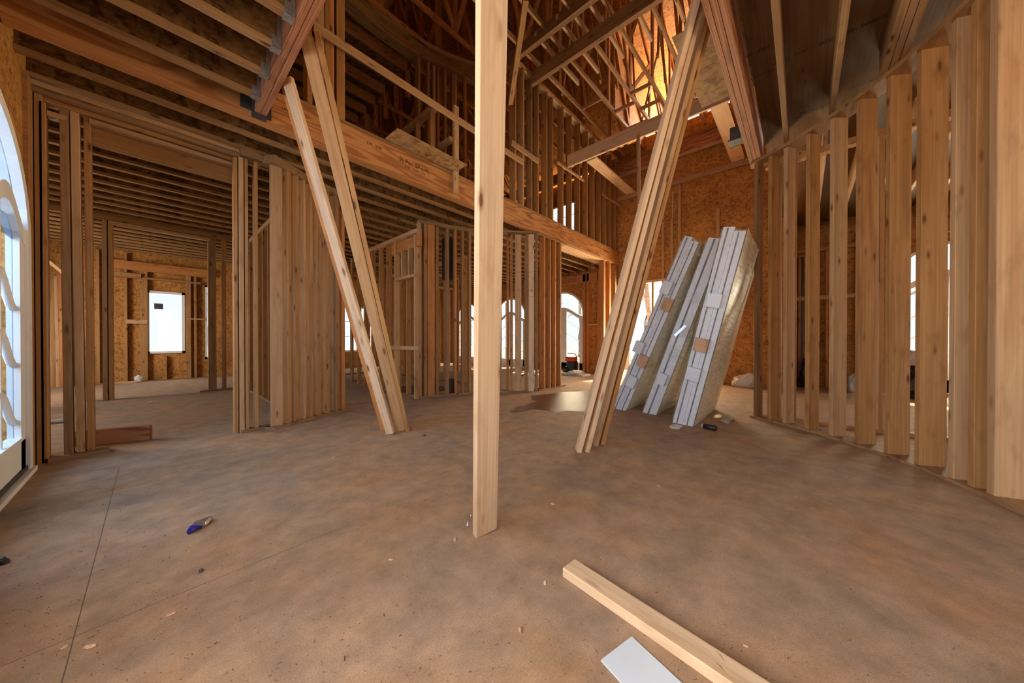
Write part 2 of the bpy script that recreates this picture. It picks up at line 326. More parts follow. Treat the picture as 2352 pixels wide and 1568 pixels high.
def stud(x, y, z0, z1, ang=0.0, d=.14, w=.038, mat='stud', name='wall_stud', top=(0, 0)):
    """upright whose broad side (d) runs along direction ang"""
    return beam(name, (x, y, z0), (x + top[0], y + top[1], z1), w, d, mat, up=(cos(ang), sin(ang), 0))
CX0, CY0, R0 = 2.70, 2.02, 3.10
def ringhit(px, r, near=False):
    """where the line of sight through column px meets a circle round the hall's centre"""
    d = ray(px, 780); n = hypot(d[0], d[1]); dx, dy = d[0] / n, d[1] / n
    b = dx * CX0 + dy * CY0; c = CX0 ** 2 + CY0 ** 2 - r * r; q = sqrt(max(b * b - c, 0)); t = b - q if near else b + q
    return Vector((dx * t, dy * t)), atan2(dy * t - CY0, dx * t - CX0)
def ring_stud(px, z0, z1, r=R0, d=.14, w=.038, mat='stud', name='wall_stud', twist=0):
    """px = left edge of the stud in the photograph; the stud stands radially on the curved plate"""
    p, a = ringhit(px, r); a += twist
    c = Vector((p.x + cos(a) * d / 2 + RT[0] * w * .35, p.y + sin(a) * d / 2 + RT[1] * w * .35))
    return stud(c.x, c.y, z0, z1, a, d, w, mat, name)
def arc_plate(name, r0, r1, a0, a1, z0, z1, mat, n=40, kind=None):
    vs_, fs = [], []
    for i in range(n + 1):
        a = a0 + (a1 - a0) * i / n
        for r in (r0, r1):
            for z in (z0, z1): vs_.append((CX0 + cos(a) * r, CY0 + sin(a) * r, z))
    for i in range(n):
        k = 4 * i; fs += [(k, k + 4, k + 5, k + 1), (k + 2, k + 3, k + 7, k + 6), (k + 1, k + 5, k + 7, k + 3), (k, k + 2, k + 6, k + 4)]
    fs += [(0, 1, 3, 2), (4 * n, 4 * n + 2, 4 * n + 3, 4 * n + 1)]
    me = bpy.data.meshes.new(name); me.from_pydata(vs_, [], fs); return link(name, me, mat)
def ang_of(px, r=R0): return ringhit(px, r)[1]
# ============================================================ THE SETTING
def struct(o): o['kind'] = 'structure'; return o
fl = struct(solid('floor', [(-3.4, 11.0, -5.2, 13.6, -0.25, 0.0)], 'floor'))
# panel joints of the subfloor: thin dark strips, flush with the surface
def strip(parent, a, b, w=.0028, mat='seam', z=.0006, name='panel_joint'):
    a, b = Vector((a[0], a[1], 0)), Vector((b[0], b[1], 0)); d = (b - a).normalized(); n = Vector((-d.y, d.x, 0)) * w / 2
    me = bpy.data.meshes.new(name); me.from_pydata([tuple(p + Vector((0, 0, z))) for p in (a - n, b - n, b + n, a + n)], [], [(0, 1, 2, 3)])
    o = link(name, me, mat, parent); return o
for a, b in (((-.192, .4), (-.192, 4.2)), ((-.66, 3.56), (.9, 3.56)), ((-.66, 1.91), (.75, 1.91)), ((3.47, 2.1), (3.47, 3.5))):
    strip(fl, a, b)
struct(solid('ground', [(-60, 80, -60, 80, -0.9, -0.6)], 'dirt'))

def arch_fill(u, v0, v1, zs, ztop, thick, axis='x', zcap=3.3, n=14):
    """wall piece above an arched opening (extruded polygon)"""
    c = (v0 + v1) / 2; a = (v1 - v0) / 2
    out = []
    for i in range(n):
        t0, t1 = pi * i / n, pi * (i + 1) / n
        p = [(c + a * cos(t0), zs + (ztop - zs) * sin(t0)), (c + a * cos(t1), zs + (ztop - zs) * sin(t1))]
        q = [p[0], p[1], (p[1][0], zcap), (p[0][0], zcap)]
        poly = [(u, y, z) for y, z in q] if axis == 'x' else [(y, u, z) for y, z in q]
        out.append(prism(poly, (thick, 0, 0) if axis == 'x' else (0, thick, 0)))
    return out
# left outside wall with the arched double door, windows further back toward and behind the viewer
struct(solid('wall_left', [(-.83, -.69, 4.62, 4.80, 0, 3.5), (-.83, -.69, 1.9, 2.44, 0, 3.5), (-.83, -.69, -.7, -.2, 0, 3.5), (-.83, -.69, -5.2, -2.9, 0, 3.5),
    (-.83, -.69, -.2, 1.9, 0, .55), (-.83, -.69, -.2, 1.9, 2.75, 3.5), (-.83, -.69, -2.9, -.7, 0, .55), (-.83, -.69, -2.9, -.7, 2.75, 3.5)], 'osb',
    extra=arch_fill(-.83, 2.44, 4.62, 1.80, 2.74, .14, zcap=3.5)))
struct(solid('wall_back', [(-.83, .2, -4.2, -4.06, 0, 3.8), (4.0, 10.1, -4.2, -4.06, 0, 3.8), (.2, 4.0, -4.2, -4.06, 2.8, 3.8), (.2, 4.0, -4.2, -4.06, 0, .3)], 'osb'))
# far-left room: return wall, side wall, end wall with the white window
struct(solid('wall_far_side', [(-2.35, -2.22, 4.7, 6.2, 0, 3.5), (-2.35, -2.22, 8.0, 9.0, 0, 3.5), (-2.35, -2.22, 11.4, 13.0, 0, 3.5), (-2.35, -2.22, 6.2, 11.4, 0, .5), (-2.35, -2.22, 6.2, 11.4, 2.9, 3.5)], 'osb'))
struct(solid('wall_far_return', [(-2.35, -.83, 4.66, 4.80, 0, 3.5)], 'paper'))
struct(solid('wall_far', [(-2.35, -1.86, 12.62, 12.75, 0, 6.3), (-1.86, -1.66, 12.62, 12.75, 0, .75), (-1.86, -1.66, 12.62, 12.75, 2.3, 6.3), (-1.66, -.12, 12.62, 12.75, 0, 6.3), (-.12, .58, 12.62, 12.75, 0, .69), (-.12, .58, 12.62, 12.75, 2.32, 6.3), (.58, .98, 12.62, 12.75, 0, 6.3),
    (.98, 1.16, 12.62, 12.75, 0, .5), (.98, 1.16, 12.62, 12.75, 2.6, 6.3), (1.16, 2.0, 12.62, 12.75, 0, 6.3), (2.0, 3.2, 12.62, 12.75, 0, .6), (2.0, 3.2, 12.62, 12.75, 2.3, 6.3), (3.2, 4.6, 12.62, 12.75, 0, 6.3), (4.6, 5.8, 12.62, 12.75, 0, .6), (4.6, 5.8, 12.62, 12.75, 2.3, 6.3), (5.8, 9.45, 12.62, 12.75, 0, 6.3)], 'osb'))
# hall end wall: tall sheathing with one big opening; outside wall beside it with arched doors
struct(solid('wall_hall_end', [(9.07, 9.2, .22, 2.05, 0, 6.3), (9.07, 9.2, 3.95, 4.10, 0, 6.3), (9.07, 9.2, 2.05, 3.95, 2.6, 6.3)], 'osb'))
gaps = [(4.10, 5.24, 0, 3.3), (6.84, 7.66, 0, 3.3), (9.26, 10.2, 0, 3.3), (11.8, 12.75, 0, 3.3), (4.10, 5.38, 3.3, 6.3), (6.5, 12.75, 3.3, 6.3), (5.38, 6.5, 3.3, 4.35), (5.38, 6.5, 5.62, 6.3)]
ex = arch_fill(9.3, 5.24, 6.84, 1.86, 2.66, .13, zcap=3.31) + arch_fill(9.3, 7.66, 9.26, 1.86, 2.66, .13, zcap=3.31) + arch_fill(9.3, 10.2, 11.8, 1.86, 2.66, .13, zcap=3.31)
struct(solid('wall_east', [(9.3, 9.43, a, b, c, d) for a, b, c, d in gaps], 'osb', extra=ex))
struct(solid('wall_right', [(10.0, 10.13, -1.25, .24, 0, 3.7), (10.0, 10.13, -4.2, -2.85, 0, 3.7), (9.07, 10.13, .10, .23, 0, 3.7)], 'osb',
    extra=arch_fill(10.0, -2.85, -1.25, 2.05, 2.90, .13, zcap=3.7)))
# decks seen from below
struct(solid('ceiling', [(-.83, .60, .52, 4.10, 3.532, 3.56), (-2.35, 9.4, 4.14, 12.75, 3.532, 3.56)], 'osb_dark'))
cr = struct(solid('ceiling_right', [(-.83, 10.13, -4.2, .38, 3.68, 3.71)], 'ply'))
# roof: two slopes meeting above the hall, and gable ends
def quad_slab(name, pts, th, mat):
    v, f = prism(pts, (0, 0, th)); me = bpy.data.meshes.new(name); me.from_pydata([tuple(p) for p in v], [], f); return struct(link(name, me, mat))
RZ = lambda u: 6.62 + 3.9 * (1 - abs(u - 4.6) / 4.9)
quad_slab('roof_left', [(-.9, -1.2, RZ(-.3) + .1), (4.6, -1.2, RZ(4.6) + .1), (4.6, 12.8, RZ(4.6) + .1), (-.9, 12.8, RZ(-.3) + .1)], .02, 'osb')
quad_slab('roof_right', [(4.6, -1.2, RZ(4.6) + .1), (7.3, -1.2, RZ(7.3) + .1), (7.3, 12.8, RZ(7.3) + .1), (4.6, 12.8, RZ(4.6) + .1)], .02, 'osb')
quad_slab('roof_right_low', [(7.3, 3.3, RZ(7.3) + .1), (9.9, 3.3, RZ(9.9) + .1), (9.9, 12.8, RZ(9.9) + .1), (7.3, 12.8, RZ(7.3) + .1)], .02, 'osb')
quad_slab('roof_right_near', [(7.3, -1.2, RZ(7.3) + .1), (9.9, -1.2, RZ(9.9) + .1), (9.9, 1.2, RZ(9.9) + .1), (7.3, 1.2, RZ(7.3) + .1)], .02, 'osb')
struct(solid('roof_glow_housing', [(7.0, 11.0, .95, 3.55, 8.35, 8.40), (7.3, 11.0, 1.15, 1.2, 6.4, 8.35), (7.3, 11.0, 3.3, 3.35, 6.4, 8.35), (9.2, 11.0, 1.15, 3.35, 6.35, 6.42)], 'osb'))  # invented dormer, added to house the glow lamp and keep the sun out
struct(solid('wall_gable', [(-.9, 10, 12.62, 12.7, 6.3, 10.8), (-.9, 10, -1.25, -1.2, 3.7, 10.8), (-.95, -.9, -1.2, 12.8, 3.6, 6.8)], 'osb'))
struct(solid('wall_attic', [(9.10, 9.2, -1.2, 12.8, 6.3, 6.62)], 'osb'))

# ---------------------------------------------------- arched doors
def arched_door(name, origin, vdir, width, zs, ztop, zrail, label, cat, open_glass=True, group=None, detail=1, glass='glass', hump=False):
    """door in a plane through origin; vdir = horizontal unit vector from one jamb to the other"""
    root = empty(name, origin); root['kind'] = 'structure'
    V = Vector(vdir); nrm = Vector((-V.y, V.x, 0)); O = Vector(origin)
    def pt(s, z, off=0): return O + V * s + nrm * off + Vector((0, 0, z))
    def arcpts(r0, r1, n=20): return [(width / 2 + (width / 2 - r0) * cos(pi * i / n), zs + (ztop - zs - r1) * sin(pi * i / n)) for i in range(n + 1)]
    # outer frame
    ext = []; fw = .09 if hump else .06
    for i in range(20):
        o = arcpts(0, 0); q = arcpts(fw, fw); ext.append(prism([pt(*o[i], -.05), pt(*o[i + 1], -.05), pt(*q[i + 1], -.05), pt(*q[i], -.05)], nrm * .10))
    for s0, s1 in ((0, fw), (width - fw, width)): ext.append(prism([pt(s0, 0, -.05), pt(s1, 0, -.05), pt(s1, zs, -.05), pt(s0, zs, -.05)], nrm * .10))
    solid('door_frame', [], 'white', root, ext)
    solid('threshold', [], 'white', root, [prism([pt(0, .0, -.07), pt(width, .0, -.07), pt(width, .035, -.07), pt(0, .035, -.07)], nrm * .14)])
    # curved meeting rail between the leaves and the arched light
    def wave(s):
        if hump: return zrail + .13 * cos(2 * pi * (s - width / 4) / (width / 2))
        return zrail + .16 * cos(2 * pi * (s - width / 2) / width)
    n = 24
    ext = [prism([pt(fw + (width - 2 * fw) * i / n, wave(fw + (width - 2 * fw) * i / n) - .06, -.035), pt(fw + (width - 2 * fw) * (i + 1) / n, wave(fw + (width - 2 * fw) * (i + 1) / n) - .06, -.035), pt(fw + (width - 2 * fw) * (i + 1) / n, wave(fw + (width - 2 * fw) * (i + 1) / n) + .06, -.035), pt(fw + (width - 2 * fw) * i / n, wave(fw + (width - 2 * fw) * i / n) + .06, -.035)], nrm * .07) for i in range(n)]
    solid('curved_rail', [], 'white', root, ext)
    v, f = prism([pt(s, z, 0) for s, z in arcpts(fw, fw)] + [pt(fw, zrail, 0), pt(width - fw, zrail, 0)], nrm * .004); solid('arched_pane', [], glass, root, [(v, f)])
    for k, (s0, s1) in enumerate(((fw + .005, width / 2 - .003), (width / 2 + .003, width - fw - .005))):
        st = .12; zt = min(wave(s0), wave(s1)) - .02
        ext = [prism([pt(a, .04, -.03), pt(b, .04, -.03), pt(b, wave((a + b) / 2) - .05, -.03), pt(a, wave((a + b) / 2) - .05, -.03)], nrm * .06) for a, b in ((s0, s0 + st), (s1 - st, s1))]
        ext.append(prism([pt(s0, .04, -.03), pt(s1, .04, -.03), pt(s1, .28, -.03), pt(s0, .28, -.03)], nrm * .06))
        leaf = solid('door_leaf', [], 'white', root, ext)
        v, f = prism([pt(s0 + st, .28, 0), pt(s1 - st, .28, 0), pt(s1 - st, wave(s1 - st) - .05, 0), pt(s0 + st, wave(s0 + st) - .05, 0)], nrm * .004); solid('pane', [], glass, leaf, [(v, f)])
        # wavy glazing bars, rising to the middle of the pair
        for zz in ((.555, .985, 1.41) if hump else (.72, 1.13, 1.54)):
            pts = []
            for i in range(13):
                t = i / 12; s = s0 + st + (s1 - s0 - 2 * st) * t; tt = t if k == 0 else 1 - t
                pts.append(pt(s, zz + .127 * cos(2 * pi * (t - .5)) if hump else zz - .12 + .24 * (0.5 - .5 * cos(pi * tt)), .0))
            tube('glazing_bar', pts, .022 if hump else .012, 'white', leaf, 6)
        sm = (s0 + s1) / 2
        if detail: beam('glazing_upright', pt(sm, .28), pt(sm, wave(sm) - .06), .024, .03, 'white', up=nrm, parent=leaf)
        for a, b, c, d in ((s0 + st, s1 - st, .28, .31),):
            solid('bead', [], 'white', leaf, [prism([pt(a, c, -.036), pt(b, c, -.036), pt(b, d, -.036), pt(a, d, -.036)], nrm * .072)])
    if label: root['label'] = label
    return root
d1 = arched_door('door_1', (-.70, 2.44, 0), (0, 1, 0), 2.16, 1.80, 2.70, 1.95, None, None, glass='door_glass', hump=True)
struct(solid('trim_13', [(-.69, -.665, 4.625, 4.70, 0, 3.2), (-.69, -.665, 4.705, 4.79, 0, 3.2), (-.70, -.672, 4.605, 4.622, 0, 1.8)], 'stud'))
solid('hinge', [(-.665, -.65, 4.60, 4.615, 1.55, 1.65)], 'black', d1)
solid('door_sweep', [(-.664, -.658, 2.56, 4.50, .04, .07)], 'dark_metal', d1)
arched_door('door_2', (9.36, 5.24, 0), (0, 1, 0), 1.60, 1.86, 2.66, 1.92, None, None, detail=0)
arched_door('door_3', (9.36, 7.66, 0), (0, 1, 0), 1.60, 1.86, 2.66, 1.92, None, None, detail=0)
arched_door('door_4', (9.36, 10.2, 0), (0, 1, 0), 1.60, 1.86, 2.66, 1.92, None, None, detail=0)
arched_door('door_5', (10.06, -2.85, 0), (0, 1, 0), 1.60, 2.05, 2.90, 2.15, None, None, detail=0)
# ---------------------------------------------------- rectangular windows
def window(name, x0, x1, z0, z1, y=None, x=None, cols=1, rows=1, fw=.055):
    root = empty(name, ((x0 + x1) / 2, y, z0) if y is not None else (x, (x0 + x1) / 2, z0)); root['kind'] = 'structure'
    def bx(a, b, c, d, t=.05):
        return (a, b, y - t, y + t, c, d) if y is not None else (x - t, x + t, a, b, c, d)
    fr = [bx(x0, x0 + fw, z0, z1), bx(x1 - fw, x1, z0, z1), bx(x0, x1, z0, z0 + fw), bx(x0, x1, z1 - fw, z1)]
    solid('window_frame', fr, 'white', root)
    solid('pane', [bx(x0 + fw, x1 - fw, z0 + fw, z1 - fw, .002)], 'glass', root)
    bars = [bx(x0 + (x1 - x0) * i / cols - .01, x0 + (x1 - x0) * i / cols + .01, z0, z1, .02) for i in range(1, cols)] + [bx(x0, x1, z0 + (z1 - z0) * i / rows - .01, z0 + (z1 - z0) * i / rows + .01, .02) for i in range(1, rows)]
    if bars: solid('glazing_bars', bars, 'white', root)
    return root
w1 = window('window_1', -.12, .58, .69, 2.32, y=12.60)
o = solid('sticker', [(.02, .18, 12.585, 12.59, 1.85, 2.0)], 'dark_metal', w1)
window('window_2', 5.38, 6.5, 4.35, 5.62, x=9.36, cols=3, rows=3)
window('window_3', -1.86, -1.66, .75, 2.3, y=12.68)
window('window_4', .98, 1.16, .5, 2.6, y=12.68, rows=3)
window('window_5', 2.0, 3.2, .6, 2.3, y=12.68, cols=2, rows=3)
window('window_6', 4.6, 5.8, .6, 2.3, y=12.68, cols=2, rows=3)

# ============================================================ BEAMS
def lvl_beam(name, a, b, plies, wply, h, mat, label, cat='beam', side=(0, 1, 0), up=(0, 0, 1)):
    """plies laid side by side; each ply is a part"""
    A, B = Vector(a), Vector(b); root = empty(name, (A + B) / 2); sd = Vector(side)
    for i in range(plies):
        off = sd * ((i - (plies - 1) / 2) * wply)
        beam('ply', A + off, B + off, wply - .003, h, mat, up=up, parent=root, ch=.002)
    return tag(root, label, cat)
band = lvl_beam('laminated_beam', (-.68, 4.04, 3.39), (9.03, 4.04, 3.39), 3, .047, .34, 'lvl', 'long orange laminated beam carrying the upper stud wall across the hall')
lvl_beam('laminated_beam', (.70, 3.945, 3.39), (.70, .56, 3.39), 2, .048, .34, 'lvl_red', 'reddish laminated beam overhead at left with steel hangers on its left face', side=(1, 0, 0))
lvl_beam('laminated_beam', (5.60, .475, 3.62), (-.6, .475, 3.62), 3, .045, .38, 'lvl_red', 'three-ply reddish laminated beam slanting down from top right onto the corner post')
# lettering stamped on the beams
def text(name, body, size, loc, xdir, ydir, parent, mat='ink'):
    c = bpy.data.curves.new(name, 'FONT'); c.body = body; c.size = size; c.align_x = 'CENTER'; c.align_y = 'CENTER'; c.materials.append(M[mat])
    tmp = bpy.data.objects.new('tmp', c); COL.objects.link(tmp); bpy.context.view_layer.update()
    me = bpy.data.meshes.new_from_object(tmp.evaluated_get(bpy.context.evaluated_depsgraph_get())); bpy.data.objects.remove(tmp)
    me.materials.clear(); me.materials.append(M[mat]); o = bpy.data.objects.new(name, me); COL.objects.link(o); X, Y = Vector(xdir).normalized(), Vector(ydir).normalized(); Z = X.cross(Y)
    m = Matrix((X, Y, Z)).transposed().to_4x4(); m.translation = Vector(loc)
    if parent is not None: o.parent = parent; o.matrix_basis = wm(parent).inverted() @ m
    else: o.matrix_basis = m
    return o
bf = 3.968
text('stamp_lettering', '2| Pac SP-LVL', .085, (2.42, bf - .0015, 3.44), (1, 0, 0), (0, 0, 1), band)
text('stamp_lettering', '2.0E  3100  LVL', .05, (2.42, bf - .0015, 3.37), (1, 0, 0), (0, 0, 1), band)
text('stamp_lettering', '101', .045, (.92, bf - .0015, 3.42), (1, 0, 0), (0, 0, 1), band)
text('stamp_lettering', 'LVL  2.0E', .05, (1.85, bf - .0015, 3.46), (1, 0, 0), (0, 0, 1), band)
text('stamp_lettering', 'SP-LVL', .07, (6.1, bf - .0015, 3.44), (1, 0, 0), (0, 0, 1), band)
text('stamp_lettering', 'THE-LVL', .07, (8.2, bf - .0015, 3.44), (1, 0, 0), (0, 0, 1), band)
text('stamp_lettering', 'P. LVL-TA', .09, (.12, bf - .0015, 3.44), (1, 0, 0), (0, 0, 1), band)
# stamps on the sheathing underside (read upside down from here)
def under(body, size, x, y, ang=0): return text('stamp_lettering', body, size, (x, y, 3.679), (cos(ang), sin(ang), 0), (sin(ang), -cos(ang), 0), cr)
pA = atz(1872, 250, 3.68); under('HUBER', .062, pA.x, pA.y, radians(90))
def under_ring(x, y, a, b):
    vs_, fs = [], []
    n = 32
    for i in range(n):
        t = 2 * pi * i / n
        for k in (1, .88): vs_.append((x + b * k * cos(t), y + a * k * sin(t), 3.679))
    for i in range(n): j = (i + 1) % n; fs.append((2 * i, 2 * j, 2 * j + 1, 2 * i + 1))
    me = bpy.data.meshes.new('stamp_outline'); me.from_pydata(vs_, [], fs); return link('stamp_outline', me, 'ink', cr)
under_ring(pA.x, pA.y, .135, .043)
for px, py, t, s in ((1860, 110, 'EXPOSURE 1  24/16  PS 2-10', .045), (1980, 60, 'SHEATHING SPAN  APA', .05), (1735, 120, 'PRP-108', .06), (1825, 272, '0100', .05), (1750, 170, '7/16 CAT', .05), (2000, 185, 'THIS SIDE DOWN', .045), (2030, 35, 'WIDTH 47.875', .04)):
    p = atz(px, py, 3.68); under(t, s, p.x, p.y, radians(90))

# ============================================================ JOISTS
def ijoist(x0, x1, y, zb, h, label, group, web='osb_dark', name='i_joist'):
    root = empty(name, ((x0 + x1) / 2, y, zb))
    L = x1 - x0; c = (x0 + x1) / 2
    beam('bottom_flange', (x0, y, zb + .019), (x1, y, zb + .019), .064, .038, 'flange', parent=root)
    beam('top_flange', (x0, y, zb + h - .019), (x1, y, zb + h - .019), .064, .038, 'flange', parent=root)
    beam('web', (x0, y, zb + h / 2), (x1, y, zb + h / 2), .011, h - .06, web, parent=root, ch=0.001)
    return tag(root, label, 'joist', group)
js = [2.585 - .355 * k for k in range(-3, 9)]
for k, y in enumerate(js):
    if y < .6: break
    d = 'level with the end of the reddish beam' if k == 0 else ORD[k] + ' toward the viewer'
    ijoist(-.69, .648, y, 3.22, .31, ORD[k] + ' joist hung left of the reddish beam, counted from the long orange beam', 'joists hung left of the reddish beam')
    # hanger
    if k < 7:
        h = solid('joist_hanger', [(.625, .651, y - .036, y - .033, 3.215, 3.50), (.625, .651, y + .033, y + .036, 3.215, 3.50), (.59, .651, y - .036, y + .036, 3.214, 3.218), (.59, .625, y - .036, y - .034, 3.215, 3.30), (.59, .625, y + .034, y + .036, 3.215, 3.30)], 'metal')
        tag(h, 'steel hanger under the ' + ORD[k] + ' joist left of the reddish beam', 'bracket', 'joist hangers')
# big saddle hanger where the reddish beam meets the long one
tag(solid('beam_hanger', [(.645, .755, 3.88, 3.968, 3.205, 3.219), (.645, .65, 3.88, 3.968, 3.21, 3.54), (.75, .755, 3.88, 3.968, 3.21, 3.40), (.56, .65, 3.955, 3.967, 3.26, 3.52), (.755, .80, 3.955, 3.967, 3.24, 3.45)], 'dark_metal'),
    'wide steel saddle holding the reddish beam against the long orange beam', 'bracket')
y = 4.40; k = 0
far = []
while y < 12.5:
    x0 = -.69 if y < 4.85 else -2.2
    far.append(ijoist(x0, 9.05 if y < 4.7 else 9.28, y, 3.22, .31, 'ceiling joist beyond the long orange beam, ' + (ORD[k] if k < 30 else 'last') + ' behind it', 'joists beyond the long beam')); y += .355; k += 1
# right-hand joists under the sheathing
def sawn_joist(x0, x1, y, w, h, zb, label, mat='pale', name='ceiling_joist', group=None):
    return tag(beam(name, (x0, y, zb + h / 2), (x1, y, zb + h / 2), w, h, mat), label, 'joist', group)
sawn_joist(-.5, 5.32, .155, .045, .235, 3.445, 'grimy pale joist under the dark sheathing, nearest the three-ply beam', 'stud_old')
sawn_joist(-.5, 4.93, -.225, .045, .235, 3.445, 'grimy pale joist under the dark sheathing, midway to the doubled joist', 'stud_old')
dj = empty('doubled_joist', (2, -.59, 3.56)); 
for yy in (-.535, -.583, -.632): beam('board', (-.5, yy, 3.560), (4.45, yy, 3.560), .045, .235, 'stud_old', parent=dj)
tag(dj, 'tripled dark joist under the sheathing, above the curved wall at top right', 'joist')
sawn_joist(-.5, 3.75, -.98, .045, .235, 3.445, 'joist nearly hidden at the top right corner above the curved wall', 'stud_old')
for k, yy in enumerate((-.20, -.56, -.92, -1.28, -1.64, -2.0, -2.36, -2.72)):
    sawn_joist(5.55, 9.98, yy, .045, .235, 3.445, 'sunlit ceiling joist of the right-hand room, ' + ORD[k] + ' one from the hall', 'pale', group='joists of the right-hand room')

# ============================================================ CURVED RIGHT WALL
aR0, aR1 = ang_of(2352) - .35, ang_of(1729) + .01
struct(arc_plate('trim_1', R0 - .012, R0 + .20, aR0, aR1, 0, .022, 'stud_old'))
struct(arc_plate('trim_2', R0 - .02, R0 + .17, aR0, aR1, 3.405, 3.443, 'flange'))
descR = [('corner', .14, 'stud_old')]
R_ST = [(1732, .12, .04, 'stud_old', 'dark knotty corner post under the end of the three-ply beam'),
 (1764, .12, .045, 'stud', 'orange upright touching the dark corner post'),
 (1799, .13, .045, 'pale', 'pale stud third from the corner in the curved wall'),
 (1850, .14, .045, 'stud', 'stud fourth from the corner in the curved wall'),
 (1905, .155, .045, 'pale', 'pinkish stud fifth from the corner in the curved wall'),
 (1965, .16, .045, 'stud', 'broad stud sixth from the corner in the curved wall'),
 (2033, .165, .045, 'stud', 'knotty stud seventh from the corner in the curved wall'),
 (2103, .175, .045, 'stud', 'clean wide stud eighth from the corner, in front of the arched door'),
 (2181, .175, .045, 'pale', 'greyish stud ninth from the corner in the curved wall'),
 (2226, .175, .05, 'stud', 'stud with round knots, tenth from the corner in the curved wall')]
for px, d, w, mat, lab in R_ST:
    tag(ring_stud(px, .022, 3.405, R0, d, w, mat), lab, 'stud', 'studs of the curved wall')
p, a = ringhit(2267, R0)
big = stud(p.x + cos(a) * .17 + RT[0] * .03, p.y + sin(a) * .17 + RT[1] * .03, .0, 3.405, a, .34, .06, 'pale', 'wide_stud'); tag(big, 'widest pale knotty board at the right edge of the picture', 'stud')
for k, (px, y0, s) in enumerate(((2326, 640, .03), (2300, 850, .02), (2340, 968, .035), (2303, 1090, .03))):
    pass
# straight wall close behind the curve
struct(solid('trim_3', [(5.46, 5.56, -3.9, .38, 3.33, 3.41), (5.46, 5.56, -3.9, .38, 0, .04)], 'stud'))
for k, (px, lab) in enumerate(((1790, 'thin stud behind the second stud of the curved wall'), (1824, 'narrow dark stud seen just right of the third curved-wall stud'), (2011, 'pale narrow stud showing between the sixth and seventh curved-wall studs'), (2022, 'dark-edged stud beside the narrow pale one behind the curve'), (2160, 'narrow stud visible right of the clean wide stud'), (2262, 'stud of the straight wall hidden behind the knotty tenth stud'))):
    v = (5.51 / cos(1)) ; r = ray(px, 780); t = 5.51 / r[0]
    tag(stud(5.51, r[1] * t, .04, 3.33, 0, .10, .045, 'pale' if k == 2 else 'stud'), lab, 'stud', 'studs of the straight wall behind the curve')

# right-hand room end wall framing
def wall_x(X, items, mat='fir', group=None, cat='stud', name='wall_stud'):
    """uprights on a wall x = const: (px, half width m, z0, z1, label)"""
    for px, w, z0, z1, lab in items:
        r = ray(px, 780); t = X / r[0]; tag(stud(X, r[1] * t, z0, z1, 0, .09, w, mat, name), lab, cat, group)
wall_x(9.92, [(1836, .05, 0, 2.95, 'bright orange stud left of the dark opening in the right-hand room'), (1878, .07, 0, 3.0, 'doubled sunlit stud at the far end of the right-hand room'), (1899, .04, 0, 3.0, 'thin sunlit stud beside the doubled one in the right-hand room'),
 (1966, .04, 0, 3.3, 'stud at the right of the far orange board in the right-hand room'), (2070, .06, 0, 3.3, 'left jamb stud of the arched door in the right-hand room'), (2196, .06, 0, 3.3, 'right jamb stud of the arched door in the right-hand room')])
struct(solid('dark_opening_panel', [(9.97, 9.995, -.02, .10, 0, 2.95)], 'black'))  # black sheet painting the darkness of an opening; the wall behind is closed
tag(beam('blocking_board', (9.86, .22, 1.98), (9.86, -.85, 1.98), .04, .09, 'pale', up=(0, 0, 1)), 'pale horizontal board nailed across the far studs of the right-hand room', 'board')
tag(beam('door_header', (9.90, -1.0, 3.17), (9.90, -3.2, 3.17), .09, .24, 'fir'), 'orange header board above the arched door of the right-hand room', 'header')
tag(beam('wall_plate', (9.92, .20, 3.05), (9.92, -1.2, 3.05), .09, .08, 'fir'), 'top plate of the low framing at the far end of the right-hand room', 'plate')
# ============================================================ LEFT FRAMED WALL
def wall_y(Y, items, mat='stud', group=None, d=.09, name='wall_stud', dz=0):
    """uprights on a wall y = const: (px left edge, width, z0, z1, label)"""
    for px, w, z0, z1, lab, *m in items:
        r = ray(px, 780); t = Y / r[1]; tag(stud(r[0] * t + w / 2, Y, z0, z1, pi / 2, d, w, m[0] if m else mat, name), lab, 'stud', group)
Y1 = 4.86
p0 = beam('wall_stud', atz(150, 1051, 0) + Vector((.02, .03, 0)), (-.515, 4.86, 3.10), .05, .10, 'stud_old', up=(0, 1, 0)); tag(p0, 'left board of the leaning weathered pair near the glass door', 'stud')
p0 = beam('wall_stud', atz(174, 1047, 0) + Vector((.03, .03, 0)), (-.46, 4.86, 3.10), .05, .10, 'pale', up=(0, 1, 0)); tag(p0, 'right board of the leaning weathered pair near the glass door', 'stud')
p0 = beam('wall_stud', atz(197, 1044, 0) + Vector((.03, .05, 0)), (-.395, 4.90, 3.10), .04, .12, 'stud', up=(0, 1, 0)); tag(p0, 'orange stud backing the leaning pair near the glass door', 'stud')
wall_y(4.84, [(60, .057, 0, 3.18, 'first jamb board right of the glass door'), (78, .056, 0, 3.14, 'wide dark jamb board near the glass door'), (96, .034, 0, 3.06, 'lighter jamb board at the left of the narrow opening')], d=.12)
struct(solid('trim_4', [(-.62, -.28, 4.78, 4.92, 0, .035), (-.62, -.45, 4.93, 5.02, 0, .035)], 'stud_old'))
for z0, z1, x1, yy, lab, m in ((3.16, 3.20, 1.13, 4.75, 'long pale batten lying along the top of the left wall framing', 'pale'), (3.115, 3.155, .86, 4.79, 'top plate above the two left openings', 'stud_old'), (3.07, 3.11, .72, 4.84, 'second plate above the two left openings', 'stud')):
    tag(beam('top_plate', (-.70, yy, (z0 + z1) / 2), (x1, yy, (z0 + z1) / 2), .10 if yy > 4.76 else .05, z1 - z0, m), lab, 'plate')
tag(beam('door_header', (-.38, 4.90, 2.93), (.64, 4.90, 2.93), .04, .16, 'stud'), 'dark header set deep in the wide left opening', 'header')
